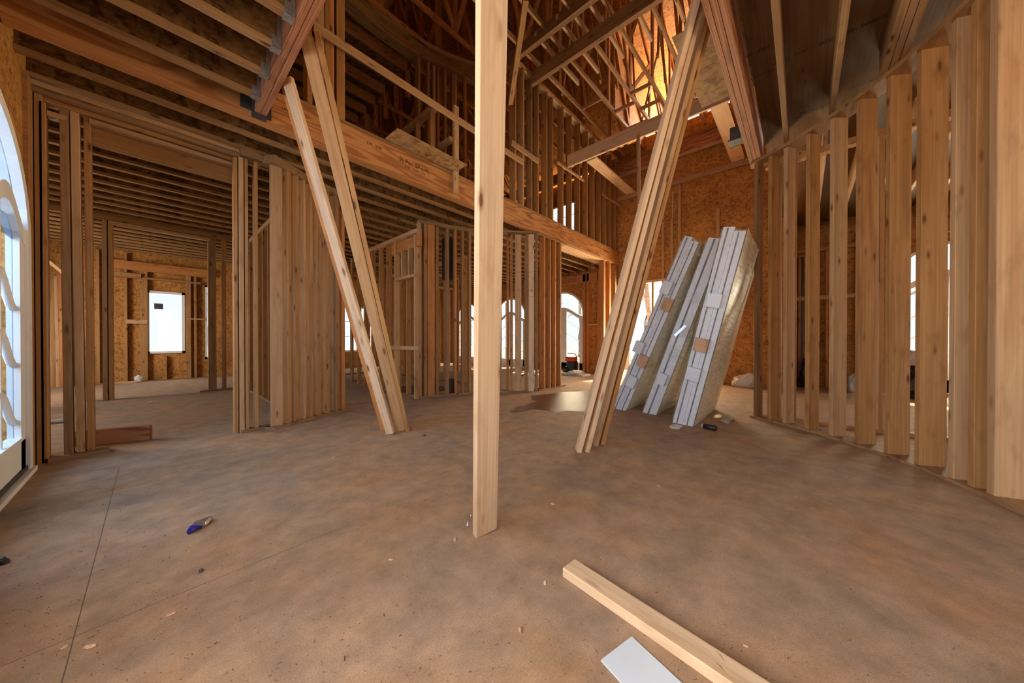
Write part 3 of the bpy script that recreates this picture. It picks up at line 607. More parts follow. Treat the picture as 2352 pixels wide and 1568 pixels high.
tag(beam('door_header', (-.38, 4.85, 3.035), (.64, 4.85, 3.035), .10, .04, 'pale'), 'pale header edge across the wide left opening', 'header')
tag(beam('door_header', (-.60, 4.85, 2.99), (-.5, 4.85, 2.99), .10, .04, 'pale'), 'short header edge across the narrow left opening', 'header')
# stud cluster at the start of the curved left wall
g = 'stud cluster left of the leaning boards'
wall_y(4.74, [(536, .035, 0, 3.08, 'leftmost stud of the left cluster, at the edge of the wide opening'), (548, .045, 0, 3.10, 'pale front stud of the left cluster, second from the opening', 'pale'), (562, .03, 0, 3.10, 'third stud of the left cluster, tight beside the pale one'), (583, .035, 0.03, 3.10, 'slim single stud between the cluster and the wide blotchy stud')], group=g)
wall_y(4.66, [(621, .115, 0.03, 3.12, 'wide blotchy stud with grey stains in the left curved wall', 'pale')], group=g, d=.045)
aL0, aL1 = ang_of(795), ang_of(640)
AR = R0
struct(arc_plate('trim_5', AR - .03, AR + .13, aL0 - .01, ang_of(628), 0, .03, 'stud_old'))
struct(arc_plate('trim_6', AR - .03, AR + .13, aL0 - .01, ang_of(628), 3.10, 3.19, 'stud_old'))
struct(solid('trim_7', [(.66, .95, 4.66, 4.80, 0, .03), (.66, 1.0, 4.66, 4.80, 3.12, 3.20)], 'stud_old'))
for px, lab, m, w, d in ((664, 'narrow stud right after the wide blotchy one', 'stud', .04, .12), (681, 'reddish knotty stud at the middle of the left curved wall', 'stud', .05, .14), (698, 'stud with bright left edge in the left curved wall', 'pale', .04, .14),
    (714, 'stud two right of the bright-edged one in the left curved wall', 'stud', .04, .14), (733, 'dark stud in the left curved wall before the end group', 'stud', .04, .14), (752, 'stud with row of nail holes in the left curved wall', 'stud', .045, .14), (771, 'second to last stud of the left curved wall', 'stud_old', .045, .14), (787, 'last stud of the left curved wall, behind the leaning boards', 'fir', .045, .14)):
    tag(ring_stud(px, .03, 3.10, AR, d, w, m), lab, 'stud', 'studs of the left curved wall')
# middle curved wall, right of the leaning boards up to the corner under the beam
aM0, aM1 = ang_of(1166, 3.1), ang_of(968, 3.1)
struct(arc_plate('trim_8', AR - .02, AR + .13, aM0, aM1 + .01, 0, .035, 'stud_old')); struct(arc_plate('trim_9', AR - .02, AR + .13, aM0, aM1 + .01, 3.13, 3.20, 'stud_old'))
for px, lab, m, w, d in ((963, 'pale post at the left end of the middle curved wall', 'pale', .05, .10), (976, 'second board of the post at the left end of the middle wall', 'stud', .05, .10), (985, 'wide reddish-brown board near the left end of the middle wall', 'fir', .13, .05),
    (1003, 'board tight right of the wide reddish-brown one', 'stud', .05, .05), (1027, 'stud beside the black gap in the middle curved wall', 'stud_old', .05, .12), (1045, 'orange stud right of the black gap in the middle wall', 'fir', .045, .12), (1062, 'slim stud two right of the black gap', 'stud', .04, .12), (1078, 'stud just left of the tall centre board', 'stud', .045, .14), (1148, 'stud just right of the tall centre board', 'stud_old', .045, .14)):
    tag(ring_stud(px, .035, 3.13, AR, d, w, m), lab, 'stud', 'studs of the middle curved wall')
# pillar of boards facing the camera, then the wall under the beam
g = 'boards of the pillar under the long beam'
for px, off, lab, m, w in ((1163, .10, 'orange board at the left of the pillar under the beam', 'fir', .05), (1172, .08, 'board second from left in the pillar under the beam', 'stud', .05), (1183, .06, 'wide greyish-pink board with stamped marks in the pillar', 'pale', .13), (1205, .10, 'narrow board between the two pinkish boards of the pillar', 'stud', .04),
        (1214, .02, 'brightest pinkish board at the right of the pillar', 'fresh', .115), (1209, .0, 'dark edge board left of the bright pinkish one', 'stud_old', .03), (1229, -.02, 'dark corner board at the right end of the pillar', 'stud_old', .055)):
    p = atz(px, 899, 0); q = Vector((p.x + RT[0] * w / 2 + HD[0] * (off + .03), p.y + RT[1] * w / 2 + HD[1] * (off + .03)))
    sb = tag(stud(q.x, q.y, 0.0, 3.19, HEAD, .05, w, m), lab, 'stud', g)
    if w > .1:
        for zz, bd in ((2.42, 'S-P-F  KD-HT'), (2.05, '2x4 STUD  No.2'), (1.92, 'KD-HT  008')):
            text('stamp_lettering', bd, .019, (q.x - HD[0] * .0262, q.y - HD[1] * .0262, zz), (RT[0], RT[1], 0), (0, 0, 1), sb)
pl = atz(1198, 899, 0)
struct(beam('trim_10', atz(1150, 900, 3.205) if False else Vector((4.60, 4.52, 3.20)), Vector((5.22, 3.98, 3.20)), .12, .035, 'stud_old'))
g = 'studs under the long beam'
for k, (px, m, lab) in enumerate(((1245, 'fir', 'orange stud right of the dark pillar corner'), (1258, 'stud', 'second stud right of the dark pillar corner'), (1270, 'fir', 'third stud right of the dark pillar corner'), (1282, 'stud', 'fourth stud right of the dark pillar corner, by the doorway'))):
    r = ray(px, 780); t = 4.04 / r[1]; tag(stud(r[0] * t, 4.04, .035, 3.18, pi / 2, .14, .045, m), lab, 'stud', g)
struct(solid('trim_11', [(5.23, 6.25, 3.97, 4.11, 0, .035), (5.2, 6.25, 3.96, 4.12, 3.18, 3.219)], 'flange'))
# lining board under the beam across the doorway + posts by the hall corner
tag(solid('soffit_board', [(6.25, 8.25, 3.975, 4.30, 3.18, 3.215)], 'pale'), 'pale board lining the underside of the long beam over the doorway', 'board')
g = 'posts at the hall corner under the beam'
for px, m, lab in ((1383, 'fir', 'left post at the end of the doorway under the beam'), (1396, 'fir', 'right post at the end of the doorway under the beam'), (1409, 'stud', 'post standing next to the doorway end posts'), (1422, 'stud', 'last post before the tall sheathed wall')):
    r = ray(px, 780); t = 4.04 / r[1]; tag(stud(r[0] * t, 4.04, 0, 3.18, pi / 2, .14, .10, m), lab, 'stud', g)

# ============================================================ INNER PARTITIONS (left part of the house)
def partition(x, y0, y1, n, zt, lab, d=.09, mat='stud', axis='y', z0=0.035, plate=True):
    """straight stud wall; returns nothing, every stud is its own thing"""
    for k in range(n):
        t = k / (n - 1) if n > 1 else 0; yy = y0 + (y1 - y0) * t
        pos = (x, yy) if axis == 'y' else (yy, x)
        tag(stud(pos[0], pos[1], z0, zt, 0 if axis == 'y' else pi / 2, d, .038, random.choice([mat, 'stud', 'fir'])), '%s, %s from the near end' % (lab, ORD[k] if k < 30 else 'last'), 'stud', lab)
    if plate:
        a, b = min(y0, y1) - .02, max(y0, y1) + .02
        for z, nm in ((z0 / 2, 'bottom'), (zt + .038, 'top')):
            h = z0 if nm == 'bottom' else .076
            if h > 0:
                A, B = ((x, a, z), (x, b, z)) if axis == 'y' else ((a, x, z), (b, x, z))
                tag(beam('%s_plate' % nm, A, B, d, h, 'pale' if nm == 'top' else 'stud_old'), '%s plate of the wall of %s' % (nm, lab.replace('stud in the ', '')), 'plate')
partition(3.22, 5.15, 7.7, 8, 2.98, 'stud in the partition running back from the middle post')
partition(1.33, 5.5, 8.2, 8, 2.98, 'stud in the partition behind the left curved wall')
partition(2.05, 6.9, 12.3, 13, 2.98, 'stud in the long partition left of the white-lit gap')
partition(8.3, -.2, 1.1, 1, 2.98, 'unused', plate=False) if False else None
partition(8.3, 3.3, 6.6, 9, 2.98, 'stud in the crosswise wall behind the middle posts', axis='x')
partition(10.2, 2.2, 8.6, 15, 2.98, 'stud in the farthest crosswise wall', axis='x')
partition(5.0, 6.0, 9.6, 10, 2.98, 'stud in the partition behind the pale pillar')
partition(6.1, 2.6, 2.3, 1, 2.98, 'x') if False else None
# door framing beside the middle post: jambs, low header, cripples, cross board
def at_x(px, py, X=3.16): return atx(px, py, X)
g = 'framed door opening behind the middle post'
for px0, lab in ((893, 'left jamb stud of the framed door behind the middle post'), (912, 'pale trimmer of the framed door behind the middle post'), (957, 'right trimmer of the framed door behind the middle post')):
    p = atx(px0, 780, 3.12); tag(stud(3.12, p.y, 0, 2.9, 0, .09, .04, 'pale' if px0 != 893 else 'stud'), lab, 'stud', g)
a, b = atx(912, 632, 3.10), atx(957, 620, 3.10)
tag(beam('door_header', (3.10, a.y, 2.18), (3.10, b.y, 2.18), .09, .05, 'pale'), 'pale low header of the framed door behind the middle post', 'header')
tag(beam('door_header', (3.12, a.y + .2, 2.78), (3.12, b.y - .1, 2.78), .05, .20, 'fir'), 'deep orange header over the framed door behind the middle post', 'header')
for k, t in enumerate((.35, .7)):
    tag(stud(3.10, a.y + (b.y - a.y) * t, 2.205, 2.68, 0, .09, .04, 'pale'), 'short cripple stud above the low header, %s from the left' % ORD[k], 'stud', 'cripples over the framed door')
a, b = atx(893, 803, 3.06), atx(965, 803, 3.06)
tag(beam('blocking_board', (3.06, a.y, .90), (3.06, b.y, .90), .03, .07, 'pale', up=(0, 0, 1)), 'light board nailed low across the framed door behind the middle post', 'board')
# header and posts half way down the left side (y = 9)
g = 'posts under the far left header'
tag(beam('door_header', (-2.1, 9.0, 3.17), (2.0, 9.0, 3.17), .10, .09, 'flange'), 'long header spanning the far left room half way back', 'header')
tag(beam('door_header', (-.5, 8.97, 3.08), (.78, 8.97, 3.08), .10, .06, 'pale'), 'lighter lower board of the far left header', 'header')
for px, w, lab, m in ((198, .05, 'thin post left of the doubled far post', 'stud'), (236, .07, 'left board of the doubled post in the far left room', 'pale'), (247, .07, 'right board of the doubled post in the far left room', 'stud'), (478, .12, 'post at the right end of the far left header', 'stud_old'), (510, .06, 'thin stud standing right of the far header post', 'stud')):
    r = ray(px, 780); t = 9.0 / r[1]; tag(stud(r[0] * t + w / 2, 9.0, 0, 3.12, pi / 2, .12, w, m), lab, 'stud', g)
tag(solid('foot_plate', [(.62, 1.15, 8.90, 9.02, 0, .035)], 'stud_old'), 'short foot plate under the far header post', 'plate')
# framing on the far end wall
g = 'studs on the far end wall'
wall_y(12.55, [(222, .05, 0, 3.2, 'stud at the left of the far end wall'), (286, .05, 0, 3.2, 'single stud between the doubled post and the white window'), (322, .13, 0, 3.0, 'doubled stud left of the white window'), (427, .10, 0, 3.0, 'doubled stud right of the white window'), (446, .05, 0, 3.0, 'stud right of the window on the far end wall'), (378, .04, 0, .62, 'short stud under the white window')], group=g)
tag(beam('door_header', (-.7, 12.53, 2.62), (.9, 12.53, 2.62), .09, .05, 'stud'), 'plate above the white window', 'header')
tag(beam('door_header', (-.8, 12.50, 2.90), (1.1, 12.50, 2.90), .09, .22, 'fir'), 'orange header high on the far end wall', 'header')
tag(beam('blocking_board', (-.45, 12.46, 1.50), (-.1, 12.46, 1.50), .03, .10, 'pale'), 'short pale block nailed left of the white window', 'board')
tag(beam('blocking_board', (-.66, 12.46, 2.66), (-.2, 12.46, 2.66), .03, .10, 'stud'), 'short block nailed high left of the white window', 'board')
tag(beam('blocking_board', (.62, 12.50, 1.62), (1.0, 12.50, 1.62), .04, .04, 'pale'), 'thin block right of the white window', 'board')
# boards leaning at far left
g = 'boards leaning far left'
for k, px in enumerate((116, 125, 134, 143, 152)):
    a = aty(px, 884, 12.2); a.z = 0; b = aty(px - 6, 640, 12.5)
    tag(beam('leaning_board', a, (b.x, 12.5, 2.35 + .06 * k), .05, .06, ['pale', 'stud', 'pale', 'fir', 'stud'][k], up=(0, 1, 0)), 'board leaning in the far left corner, %s from the left' % ORD[k], 'board', g)
tag(beam('brace', aty(112, 600, 11.0), aty(160, 640, 11.0), .05, .14, 'pale', up=(0, 1, 0)), 'slanting pale brace in the far left corner', 'board')
# plank lying on the floor behind the left wall
tag(beam('floor_plank', (-.55, 5.32, .075), (-.02, 5.10, .075), .045, .15, 'lvl_red'), 'reddish plank on edge on the floor behind the left opening', 'board')

# ============================================================ UPPER STOREY
struct(solid('trim_12', [(.9, 9.03, 3.965, 4.11, 3.562, 3.60)], 'flange'))
g = 'upper studs on the long beam'
up_left = [(703, .05), (722, .09), (744, .05), (755, .045), (770, .09)]
for k, (px, w) in enumerate(up_left):
    r = ray(px, 780); t = 4.04 / r[1]; tag(stud(r[0] * t + w / 2, 4.04, 3.60, 6.2, pi / 2, .14, w, ['stud', 'pale', 'stud', 'fir', 'stud'][k]), 'upper stud left above the long beam, %s from the reddish beam' % ORD[k], 'stud', g)
xs = [1178, 1196, 1215, 1230, 1250, 1263, 1287, 1306, 1325, 1343, 1359, 1373, 1386, 1398, 1409, 1419, 1427]
for k, px in enumerate(xs):
    r = ray(px, 780); t = 4.04 / r[1]; tag(stud(r[0] * t, 4.04, 3.60, 6.2, pi / 2, .14, .045, ['stud', 'pale', 'stud_old', 'stud'][k % 4] if k < 4 else 'stud'), 'upper stud on the long beam, %s to the right of the tall centre board' % ORD[k], 'stud', g)
tag(beam('top_plate', (4.5, 4.04, 6.22), (9.05, 4.04, 6.22), .14, .04, 'fresh'), 'pale lower plate on top of the upper stud wall', 'plate')
tag(beam('top_plate', (4.5, 4.02, 6.26), (9.05, 4.02, 6.26), .14, .04, 'stud'), 'upper plate doubled on the upper stud wall', 'plate')
# rail, upright and small boards
rail = beam('guard_rail', (1.16, 3.895, 4.40), (4.65, 3.895, 4.36), .035, .09, 'pale'); tag(rail, 'long pale rail slanting across the upper opening', 'rail')
tag(stud(3.10, 3.94, 3.28, 4.60, pi / 2, .04, .09, 'pale', 'rail_upright'), 'short pale upright nailed to the face of the long beam', 'board')
st_ = solid('osb_strip', [(1.99, 3.09, 3.665, 4.05, 3.605, 3.618)], 'osb_pale'); tag(st_, 'strip of strand board overhanging the long beam at centre left', 'panel')
text('stamp_lettering', 'APA', .05, (2.93, 3.83, 3.6045), (0, 1, 0), (1, 0, 0), st_)
tag(beam('guard_rail', (4.35, 3.93, 4.62), (5.15, 3.93, 4.60), .04, .09, 'pale'), 'short rail end right of the tall centre board', 'rail')
tag(beam('blocking_board', aty(1280, 372, 3.95), aty(1341, 415, 3.95), .03, .055, 'pale'), 'small loose batten across the upper studs at centre', 'board')
tag(beam('blocking_board', aty(1382, 445, 3.95), aty(1424, 473, 3.95), .03, .055, 'pale'), 'small batten low across the upper studs near the hall corner', 'board')
# upper curved wall beyond
g = 'studs of the upper curved wall'
RU = 3.25
for k, px in enumerate((962, 984, 997, 1006, 1022, 1040, 1046, 1068, 1100, 1125)):
    tag(ring_stud(px, 3.57, 6.2, RU, .14, .045, ['stud', 'stud', 'pale', 'fir'][k % 4]), 'upper curved-wall stud seen above the strand board strip, %s from the left' % ORD[k], 'stud', g)
o = arc_plate('curved_plate', RU - .05, RU + .14, ang_of(1150, RU), ang_of(640, RU), 6.2, 6.42, 'flange'); tag(o, 'curved dark header ringing the top of the upper wall', 'header')
o = arc_plate('curved_plate', RU - .07, RU + .05, ang_of(1150, RU), ang_of(640, RU), 6.44, 6.5, 'pale'); tag(o, 'thin curved pale plate above the curved header', 'plate')
# knee wall running back on the upper floor
g = 'studs of the upper knee wall'
tag(beam('top_plate', (3.02, 4.35, 4.75), (3.02, 6.4, 4.75), .09, .09, 'pale'), 'pale plate of the knee wall running back upstairs', 'plate')
tag(beam('top_plate', (3.30, 4.30, 4.35), (3.30, 5.3, 4.35), .09, .07, 'pale'), 'lower short plate beside the upstairs knee wall', 'plate')
for k in range(5): tag(stud(3.02, 4.45 + .42 * k, 3.57, 4.70, 0, .09, .04, 'stud'), 'knee-wall stud upstairs, %s from the front' % ORD[k], 'stud', g)
# ceiling joists upstairs at left
for k, yy in enumerate((5.7, 6.15, 6.6, 7.05, 7.5, 7.95, 8.4)):
    tag(beam('ceiling_joist', (.2, yy, 6.32), (3.3, yy, 6.32), .045, .20, 'fir'), 'dark upstairs ceiling joist seen behind the rail, %s from the front' % ORD[k], 'joist', 'upstairs ceiling joists')
    tag(stud(3.32, yy, 5.75, 6.25, 0, .09, .045, 'fir', 'hanging_strut'), 'strut hanging from the end of the %s upstairs ceiling joist' % ORD[k], 'board', 'upstairs struts')
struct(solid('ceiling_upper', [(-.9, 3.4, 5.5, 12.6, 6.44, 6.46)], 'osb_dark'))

# hall end: beams, planks, furring
tag(beam('ceiling_beam', (9.0, 4.25, 5.09), (9.0, .9, 5.09), .09, .10, 'pale'), 'lowest pale beam across the hall end wall', 'beam')
rim = empty('rim_joist', (9.0, 2.6, 5.95))
beam('web', (9.0, 4.0, 5.93), (9.0, 1.2, 5.93), .03, .38, 'lvl_red', parent=rim); beam('bottom_flange', (8.98, 4.0, 5.73), (8.98, 1.2, 5.73), .07, .06, 'pale', parent=rim); beam('top_flange', (8.98, 4.0, 6.13), (8.98, 1.2, 6.13), .07, .04, 'flange', parent=rim)
tag(rim, 'deep reddish joist high on the hall end wall', 'joist')
tag(beam('ceiling_beam', (6.27, 3.95, 5.06), (6.27, .62, 5.06), .045, .27, 'fresh'), 'broad pale board crossing the hall in front of the end wall', 'beam')
tag(solid('ceiling_plank', [(6.7, 9.06, 3.47, 3.72, 5.145, 5.185)], 'fresh'), 'wide pale plank seen from below left of the hanging stud', 'plank')
tag(solid('ceiling_plank', [(6.3, 9.06, .985, 1.235, 5.145, 5.185)], 'fresh'), 'wide pale plank beside the three-ply beam', 'plank')
hd_ = atz(1611, 248, 3.9)
sh = solid('osb_sheet', [(3.3, 4.53, .40, .93, 3.90, 3.913)], 'osb_pale'); tag(sh, 'large pale strand-board sheet overhanging the three-ply beam', 'panel')
p = atx(1690, 295, 6.2)
hg = solid('beam_hanger', [(4.75, 4.95, .545, .56, 3.50, 3.95), (4.78, 4.95, .56, .70, 3.50, 3.515), (4.94, 4.95, .56, .70, 3.50, 3.75)], 'dark_metal'); tag(hg, 'grey steel hanger on the left side of the three-ply beam', 'bracket')
tag(stud(6.9, 2.78, 3.2, 6.3, 0, .09, .04, 'stud', 'hanging_stud') if False else beam('hanging_stud', atx(1466, 310, 6.22), atx(1468, 470, 6.22), .04, .06, 'pale', up=(0, 1, 0)), 'thin upright hanging from the crossing board in the hall', 'stud')
g = 'furring strips on the hall end wall'
for px, yt, lab, yb in ((1523, 508, 'left furring strip on the hall end wall', 650), (1543, 503, 'second furring strip on the hall end wall', 650), (1561, 424, 'tallest furring strip rising to the pale beam', 640), (1649, 478, 'furring strip behind the tallest wrapped package', 640)):
    a, b = atx(px, yt, 9.03), atx(px, yb, 9.03)
    tag(beam('furring_strip', (9.035, a.y, b.z), (9.035, a.y, a.z), .065, .03, 'pale', up=(1, 0, 0)), lab, 'board', g)
tag(beam('door_header', (9.03, 3.97, 2.63), (9.03, 1.95, 2.63), .05, .07, 'fresh'), 'sunlit header over the big opening in the hall end wall', 'header')
tag(beam('jamb_stud', (9.03, 3.0, 0), (9.03, 3.0, 2.6), .05, .09, 'pale', up=(1, 0, 0)), 'stud dividing the big bright opening in the hall end wall', 'stud')
for px, y0, y1 in ((1524, 468, 505), (1545, 440, 500)):
    a, b = atx(px, y0, 9.065), atx(px, y1, 9.065); o = solid('painted_daylight_slit', [(9.062, 9.069, a.y - .006, a.y + .006, b.z, a.z)], 'paper'); o['kind'] = 'structure'  # white strips painted as daylight slits on the unbroken wall
# framing of the outside wall around the arched doors
wall_x(9.24, [(1343, .10, 0, 3.2, 'doubled stud right of the arched door through the doorway'), (1351, .08, 0, 3.2, 'stud beside the doubled one right of the arched door'), (1375, .06, 0, 3.2, 'stud near the far corner through the doorway'), (1220, .05, 0, 3.2, 'stud between the two far arched doors'), (1140, .05, 0, 3.2, 'stud left of the farthest arched door')], group='studs of the outside wall through the doorway')
tag(beam('door_header', (9.24, 4.7, 3.02), (9.24, 7.2, 3.02), .09, .24, 'fir'), 'orange header above the arched door through the doorway', 'header')
tag(beam('door_header', (9.24, 7.4, 3.02), (9.24, 9.6, 3.02), .09, .24, 'fir'), 'orange header above the farthest arched door', 'header')
tag(beam('blocking_board', (9.24, 4.62, 1.52), (9.24, 5.1, 1.52), .06, .04, 'pale'), 'thin block between studs right of the arched door', 'board')

# ============================================================ ROOF TRUSSES
def truss(y, u0, u1, zb, label, mat='pale', seed=0, wm_='fir'):
    rnd = random.Random(seed); root = empty('roof_truss', ((u0 + u1) / 2, y, zb))
    beam('bottom_chord', (u0, y, zb + .045), (u1, y, zb + .045), .042, .09, mat, parent=root)
    top = lambda u: RZ(u) - .02
    a, b = u0, min(u1, 4.6)
    if a < 4.6: beam('top_chord', (a, y, top(a)), (b, y, top(b)), .042, .09, wm_, parent=root)
    if u1 > 4.6: beam('top_chord', (max(a, 4.6), y, top(max(a, 4.6))), (u1, y, top(u1)), .042, .09, wm_, parent=root)
    n = max(2, int((u1 - u0) / 1.05)); us = [u0 + (u1 - u0) * i / n for i in range(n + 1)]
    for i in range(n + 1):
        u = min(max(us[i], u0 + .05), u1 - .05)
        if top(u) - zb > .3: beam('web', (u, y, zb + .09), (u, y, top(u) - .04), .04, .09, wm_, up=(1, 0, 0), parent=root)
        if i < n:
            q = us[i + 1] if us[i] < 4.6 else us[i + 1]; s0, s1 = (us[i], us[i + 1]) if (i + seed) % 2 else (us[i + 1], us[i])
            beam('web', (s0, y + .002, zb + .09), (s1, y + .002, top(s1) - .04), .038, .085, wm_, up=(0, 0, 1) if False else (1, 0, .01), parent=root)
    return tag(root, label, 'truss', 'roof trusses over the hall')
for k, yy in enumerate((3.80, 3.27, 2.78, 2.32, 1.79, 1.28, .76, .2)):
    truss(yy, 1.0, 9.25, 6.30, 'roof truss over the hall, %s one counted from the upper stud wall' % ORD[k], 'pale', k)
for k, yy in enumerate((4.63, 5.17, 5.73, 6.4, 7.2, 8.2, 9.4)):
    truss(yy, 1.4 if k < 3 else 3.4, 9.2, 6.44, 'dark roof truss beyond the upper stud wall, %s one back' % ORD[k], 'fir', k + 3)
# short tails over the big crossing beam, cross-bridging
for k, yy in enumerate((3.46, 3.015, 2.505, 2.0, 1.48)):
    tag(beam('bridging_board', (4.45, yy, 6.345), (5.9, yy, 6.345), .042, .09, 'fresh'), 'short pale tail board lying over the big crossing beam, %s from its left end' % ORD[k], 'board', 'tail boards over the crossing beam')
tag(beam('crossing_beam', (5.03, 4.25, 6.18), (5.03, -1.1, 6.18), .09, .24, 'stud_old'), 'big grey-stained beam crossing the hall high up', 'beam')
tag(beam('crossing_beam', (4.50, 4.60, 6.30), (4.50, -1.1, 6.30), .09, .20, 'stud_old'), 'second dark beam parallel behind the big crossing beam', 'beam')
for k, (u, y0, y1) in enumerate(((6.6, 3.82, 3.27), (6.9, 2.78, 2.32), (7.5, 2.78, 2.32), (8.0, 3.27, 2.78), (7.2, 3.27, 2.78))):
    tag(beam('bridging_board', (u, y0 - .02, 6.34), (u, y1 + .02, 6.34), .042, .07, 'pale'), 'short crosspiece between truss chords high in the hall, %s from the crossing beam' % ORD[[0, 1, 3, 4, 2][k]], 'board', 'crosspieces between trusses')
# lean-away braces among the trusses
rr = random.Random(3)
for k in range(26):
    u = rr.uniform(5.2, 9.0); yy = rr.uniform(.6, 4.6); du = rr.uniform(-.5, .5); dy = rr.uniform(-.5, .5); z1 = min(RZ(u + du) - .05, 6.4 + rr.uniform(1.5, 3.4))
    if k in (13, 14): continue
    tag(beam('truss_brace', (u, yy, 6.40), (u + du, yy + dy, z1), .04, .085, rr.choice(['fir', 'stud', 'stud']), up=(1, .3, 0)), 'slanting brace among the roof trusses', 'board', 'loose braces in the roof')
tag(beam('slanting_brace', aty(1172, 240, 3.85), aty(1207, 0, 2.9), .04, .09, 'stud', up=(1, 0, 0)), 'slanting brace just right of the tall centre board near the top', 'board')
# ============================================================ LEANING LUMBER
def lean(name, a, b, w, h, mat, up, label, group=None, cat='board'):
    return tag(beam(name, a, b, w, h, mat, up=up), label, cat, group)
# tall centre board: foot on the floor, top against the reddish beam
foot = Vector((1.205, 1.295, 0.005)); tp = Vector((.80, .72, 3.42))
def lean_z(a, b, h, up, w):
    """lift the foot so the lowest corner of the slanted end just meets the floor"""
    m, L = frame(a, b, up); lo = min((m @ Vector((-L / 2, sy * w / 2, sz * h / 2))).z for sy in (-1, 1) for sz in (-1, 1)); return Vector(a) + (Vector(b) - Vector(a)).normalized() * (-lo)
def leaner(name, a, b, w, h, mat, up, label, group=None):
    a2 = lean_z(a, b, h, up, w); return lean(name, a2, b, w, h, mat, up, label, group)
TH = radians(35)
cp = leaner('leaning_board', (1.205, 1.283, 0), (.795, .785, 3.47), .13, .042, 'fresh', (-HD[0] * cos(TH) + RT[0] * sin(TH), -HD[1] * cos(TH) + RT[1] * sin(TH), -.02), 'tall pale board in the centre, leaning toward the viewer', None)
# screw by its foot, splinter at its base
sc = atz(1079, 1210, 0)
tag(tube('screw', [(sc.x - .02, sc.y + .0, .012), (sc.x + .01, sc.y + .02, .03), (sc.x + .03, sc.y + .03, .045)], .004, 'silver'), 'small shiny screw strip poking out at the foot of the tall centre board', 'screw')
tag(beam('wood_splinter', atz(1090, 1212, .03), atz(1100, 1228, .004), .022, .008, 'fresh'), 'curled splinter at the foot of the tall centre board', 'chip')
# left pair leaning on the reddish beam
g = 'boards leaning on the reddish beam'
leaner('leaning_board', (1.765, 3.40, 0), (.785, 3.31, 3.30), .045, .09, 'fresh', (.5, -.8, .2), 'slim pale board, leftmost of the boards leaning at left', g)
leaner('leaning_board', (1.90, 3.42, 0), (.80, 2.85, 3.38), .10, .042, 'pale', (-.5, -.9, 0), 'wider pinkish board in the middle of the boards leaning at left', g)
leaner('leaning_board', (1.955, 3.375, 0), (.86, 2.80, 3.41), .04, .09, 'stud', (-.45, -.9, 0), 'orange-edged board at the right of the boards leaning at left', g)
leaner('leaning_board', (1.80, 3.60, 0), (.80, 3.46, 3.38), .04, .09, 'fir', (.5, -.8, .2), 'bowed orange board behind the slim pale one at left', g)
# right bundle leaning on the three-ply beam
g = 'boards leaning on the three-ply beam'
tops = [(2.87, 0.6, 3.84), (2.96, 0.6, 3.84), (3.13, 0.6, 3.84), (3.21, 0.6, 3.84)]
feet = [(2.66, 1.56, 0), (2.72, 1.51, 0), (2.93, 1.53, 0), (3.01, 1.50, 0)]
for k, (f, t_, m, lab) in enumerate(zip(feet, tops, ('fresh', 'fresh', 'pale', 'stud'), ('leftmost pale board of the bundle leaning at right centre', 'second board of the bundle leaning at right centre', 'third board of the bundle leaning at right centre', 'rearmost darker board of the bundle leaning at right centre'))):
    F = Vector(f); T = Vector(t_)
    leaner('leaning_board', F, T, (.042, .042, .04, .04)[k], .09, m, (HD[0], HD[1], .3), lab, g)
# timber lying on the floor, lower right
a = (Vector((1.207, .783, 0)) + Vector((1.296, .775, 0))) / 2; b = (Vector((1.139, .148, 0)) + Vector((1.208, .072, 0))) / 2
d = (b - a).normalized()
tag(beam('lying_timber', a + Vector((0, 0, .0205)), a + d * 1.15 + Vector((0, 0, .0205)), .088, .041, 'fresh'), 'pale knotty timber lying on the floor at lower right', 'timber')
lt_ = bpy.data.objects['lying_timber']
for (x0, y0, x1, y1) in ((1641, 1492, 1667, 1520), (1638, 1516, 1668, 1545)):
    A_, B_ = atz(x0, y0, .0416), atz(x1, y1, .0416); dd = (B_ - A_).normalized(); nn_ = Vector((-dd.y, dd.x, 0)) * .0012
    me = bpy.data.meshes.new('check_mark'); mid_ = (A_ + B_) / 2 + nn_ * 2.5; me.from_pydata([tuple(q) for q in (A_, mid_ - nn_, B_, mid_ + nn_)], [], [(0, 1, 2, 3)]); o = link('check_mark', me, 'ink', lt_); o.matrix_basis = wm(lt_).inverted()
# knots, gouges and pencil marks live in the material; two nail scratches
lt = bpy.data.objects[-1] if False else None
# white panel
pts = [atz(1380, 1518, 0), atz(1451, 1464, 0), Vector((1.074, .273, 0)) + (Vector((1.074, .273, 0)) - atz(1451, 1464, 0)) * .5]; q = pts[0] + (pts[2] - pts[1])
v, f = prism([pts[0] + Vector((0, 0, .001)), pts[1] + Vector((0, 0, .001)), pts[2] + Vector((0, 0, .001)), q + Vector((0, 0, .001))], (0, 0, .004))
tag(solid('panel_offcut', [], 'paper', None, [(v, f)]), 'dusty white panel offcut lying beside the pale timber', 'panel')

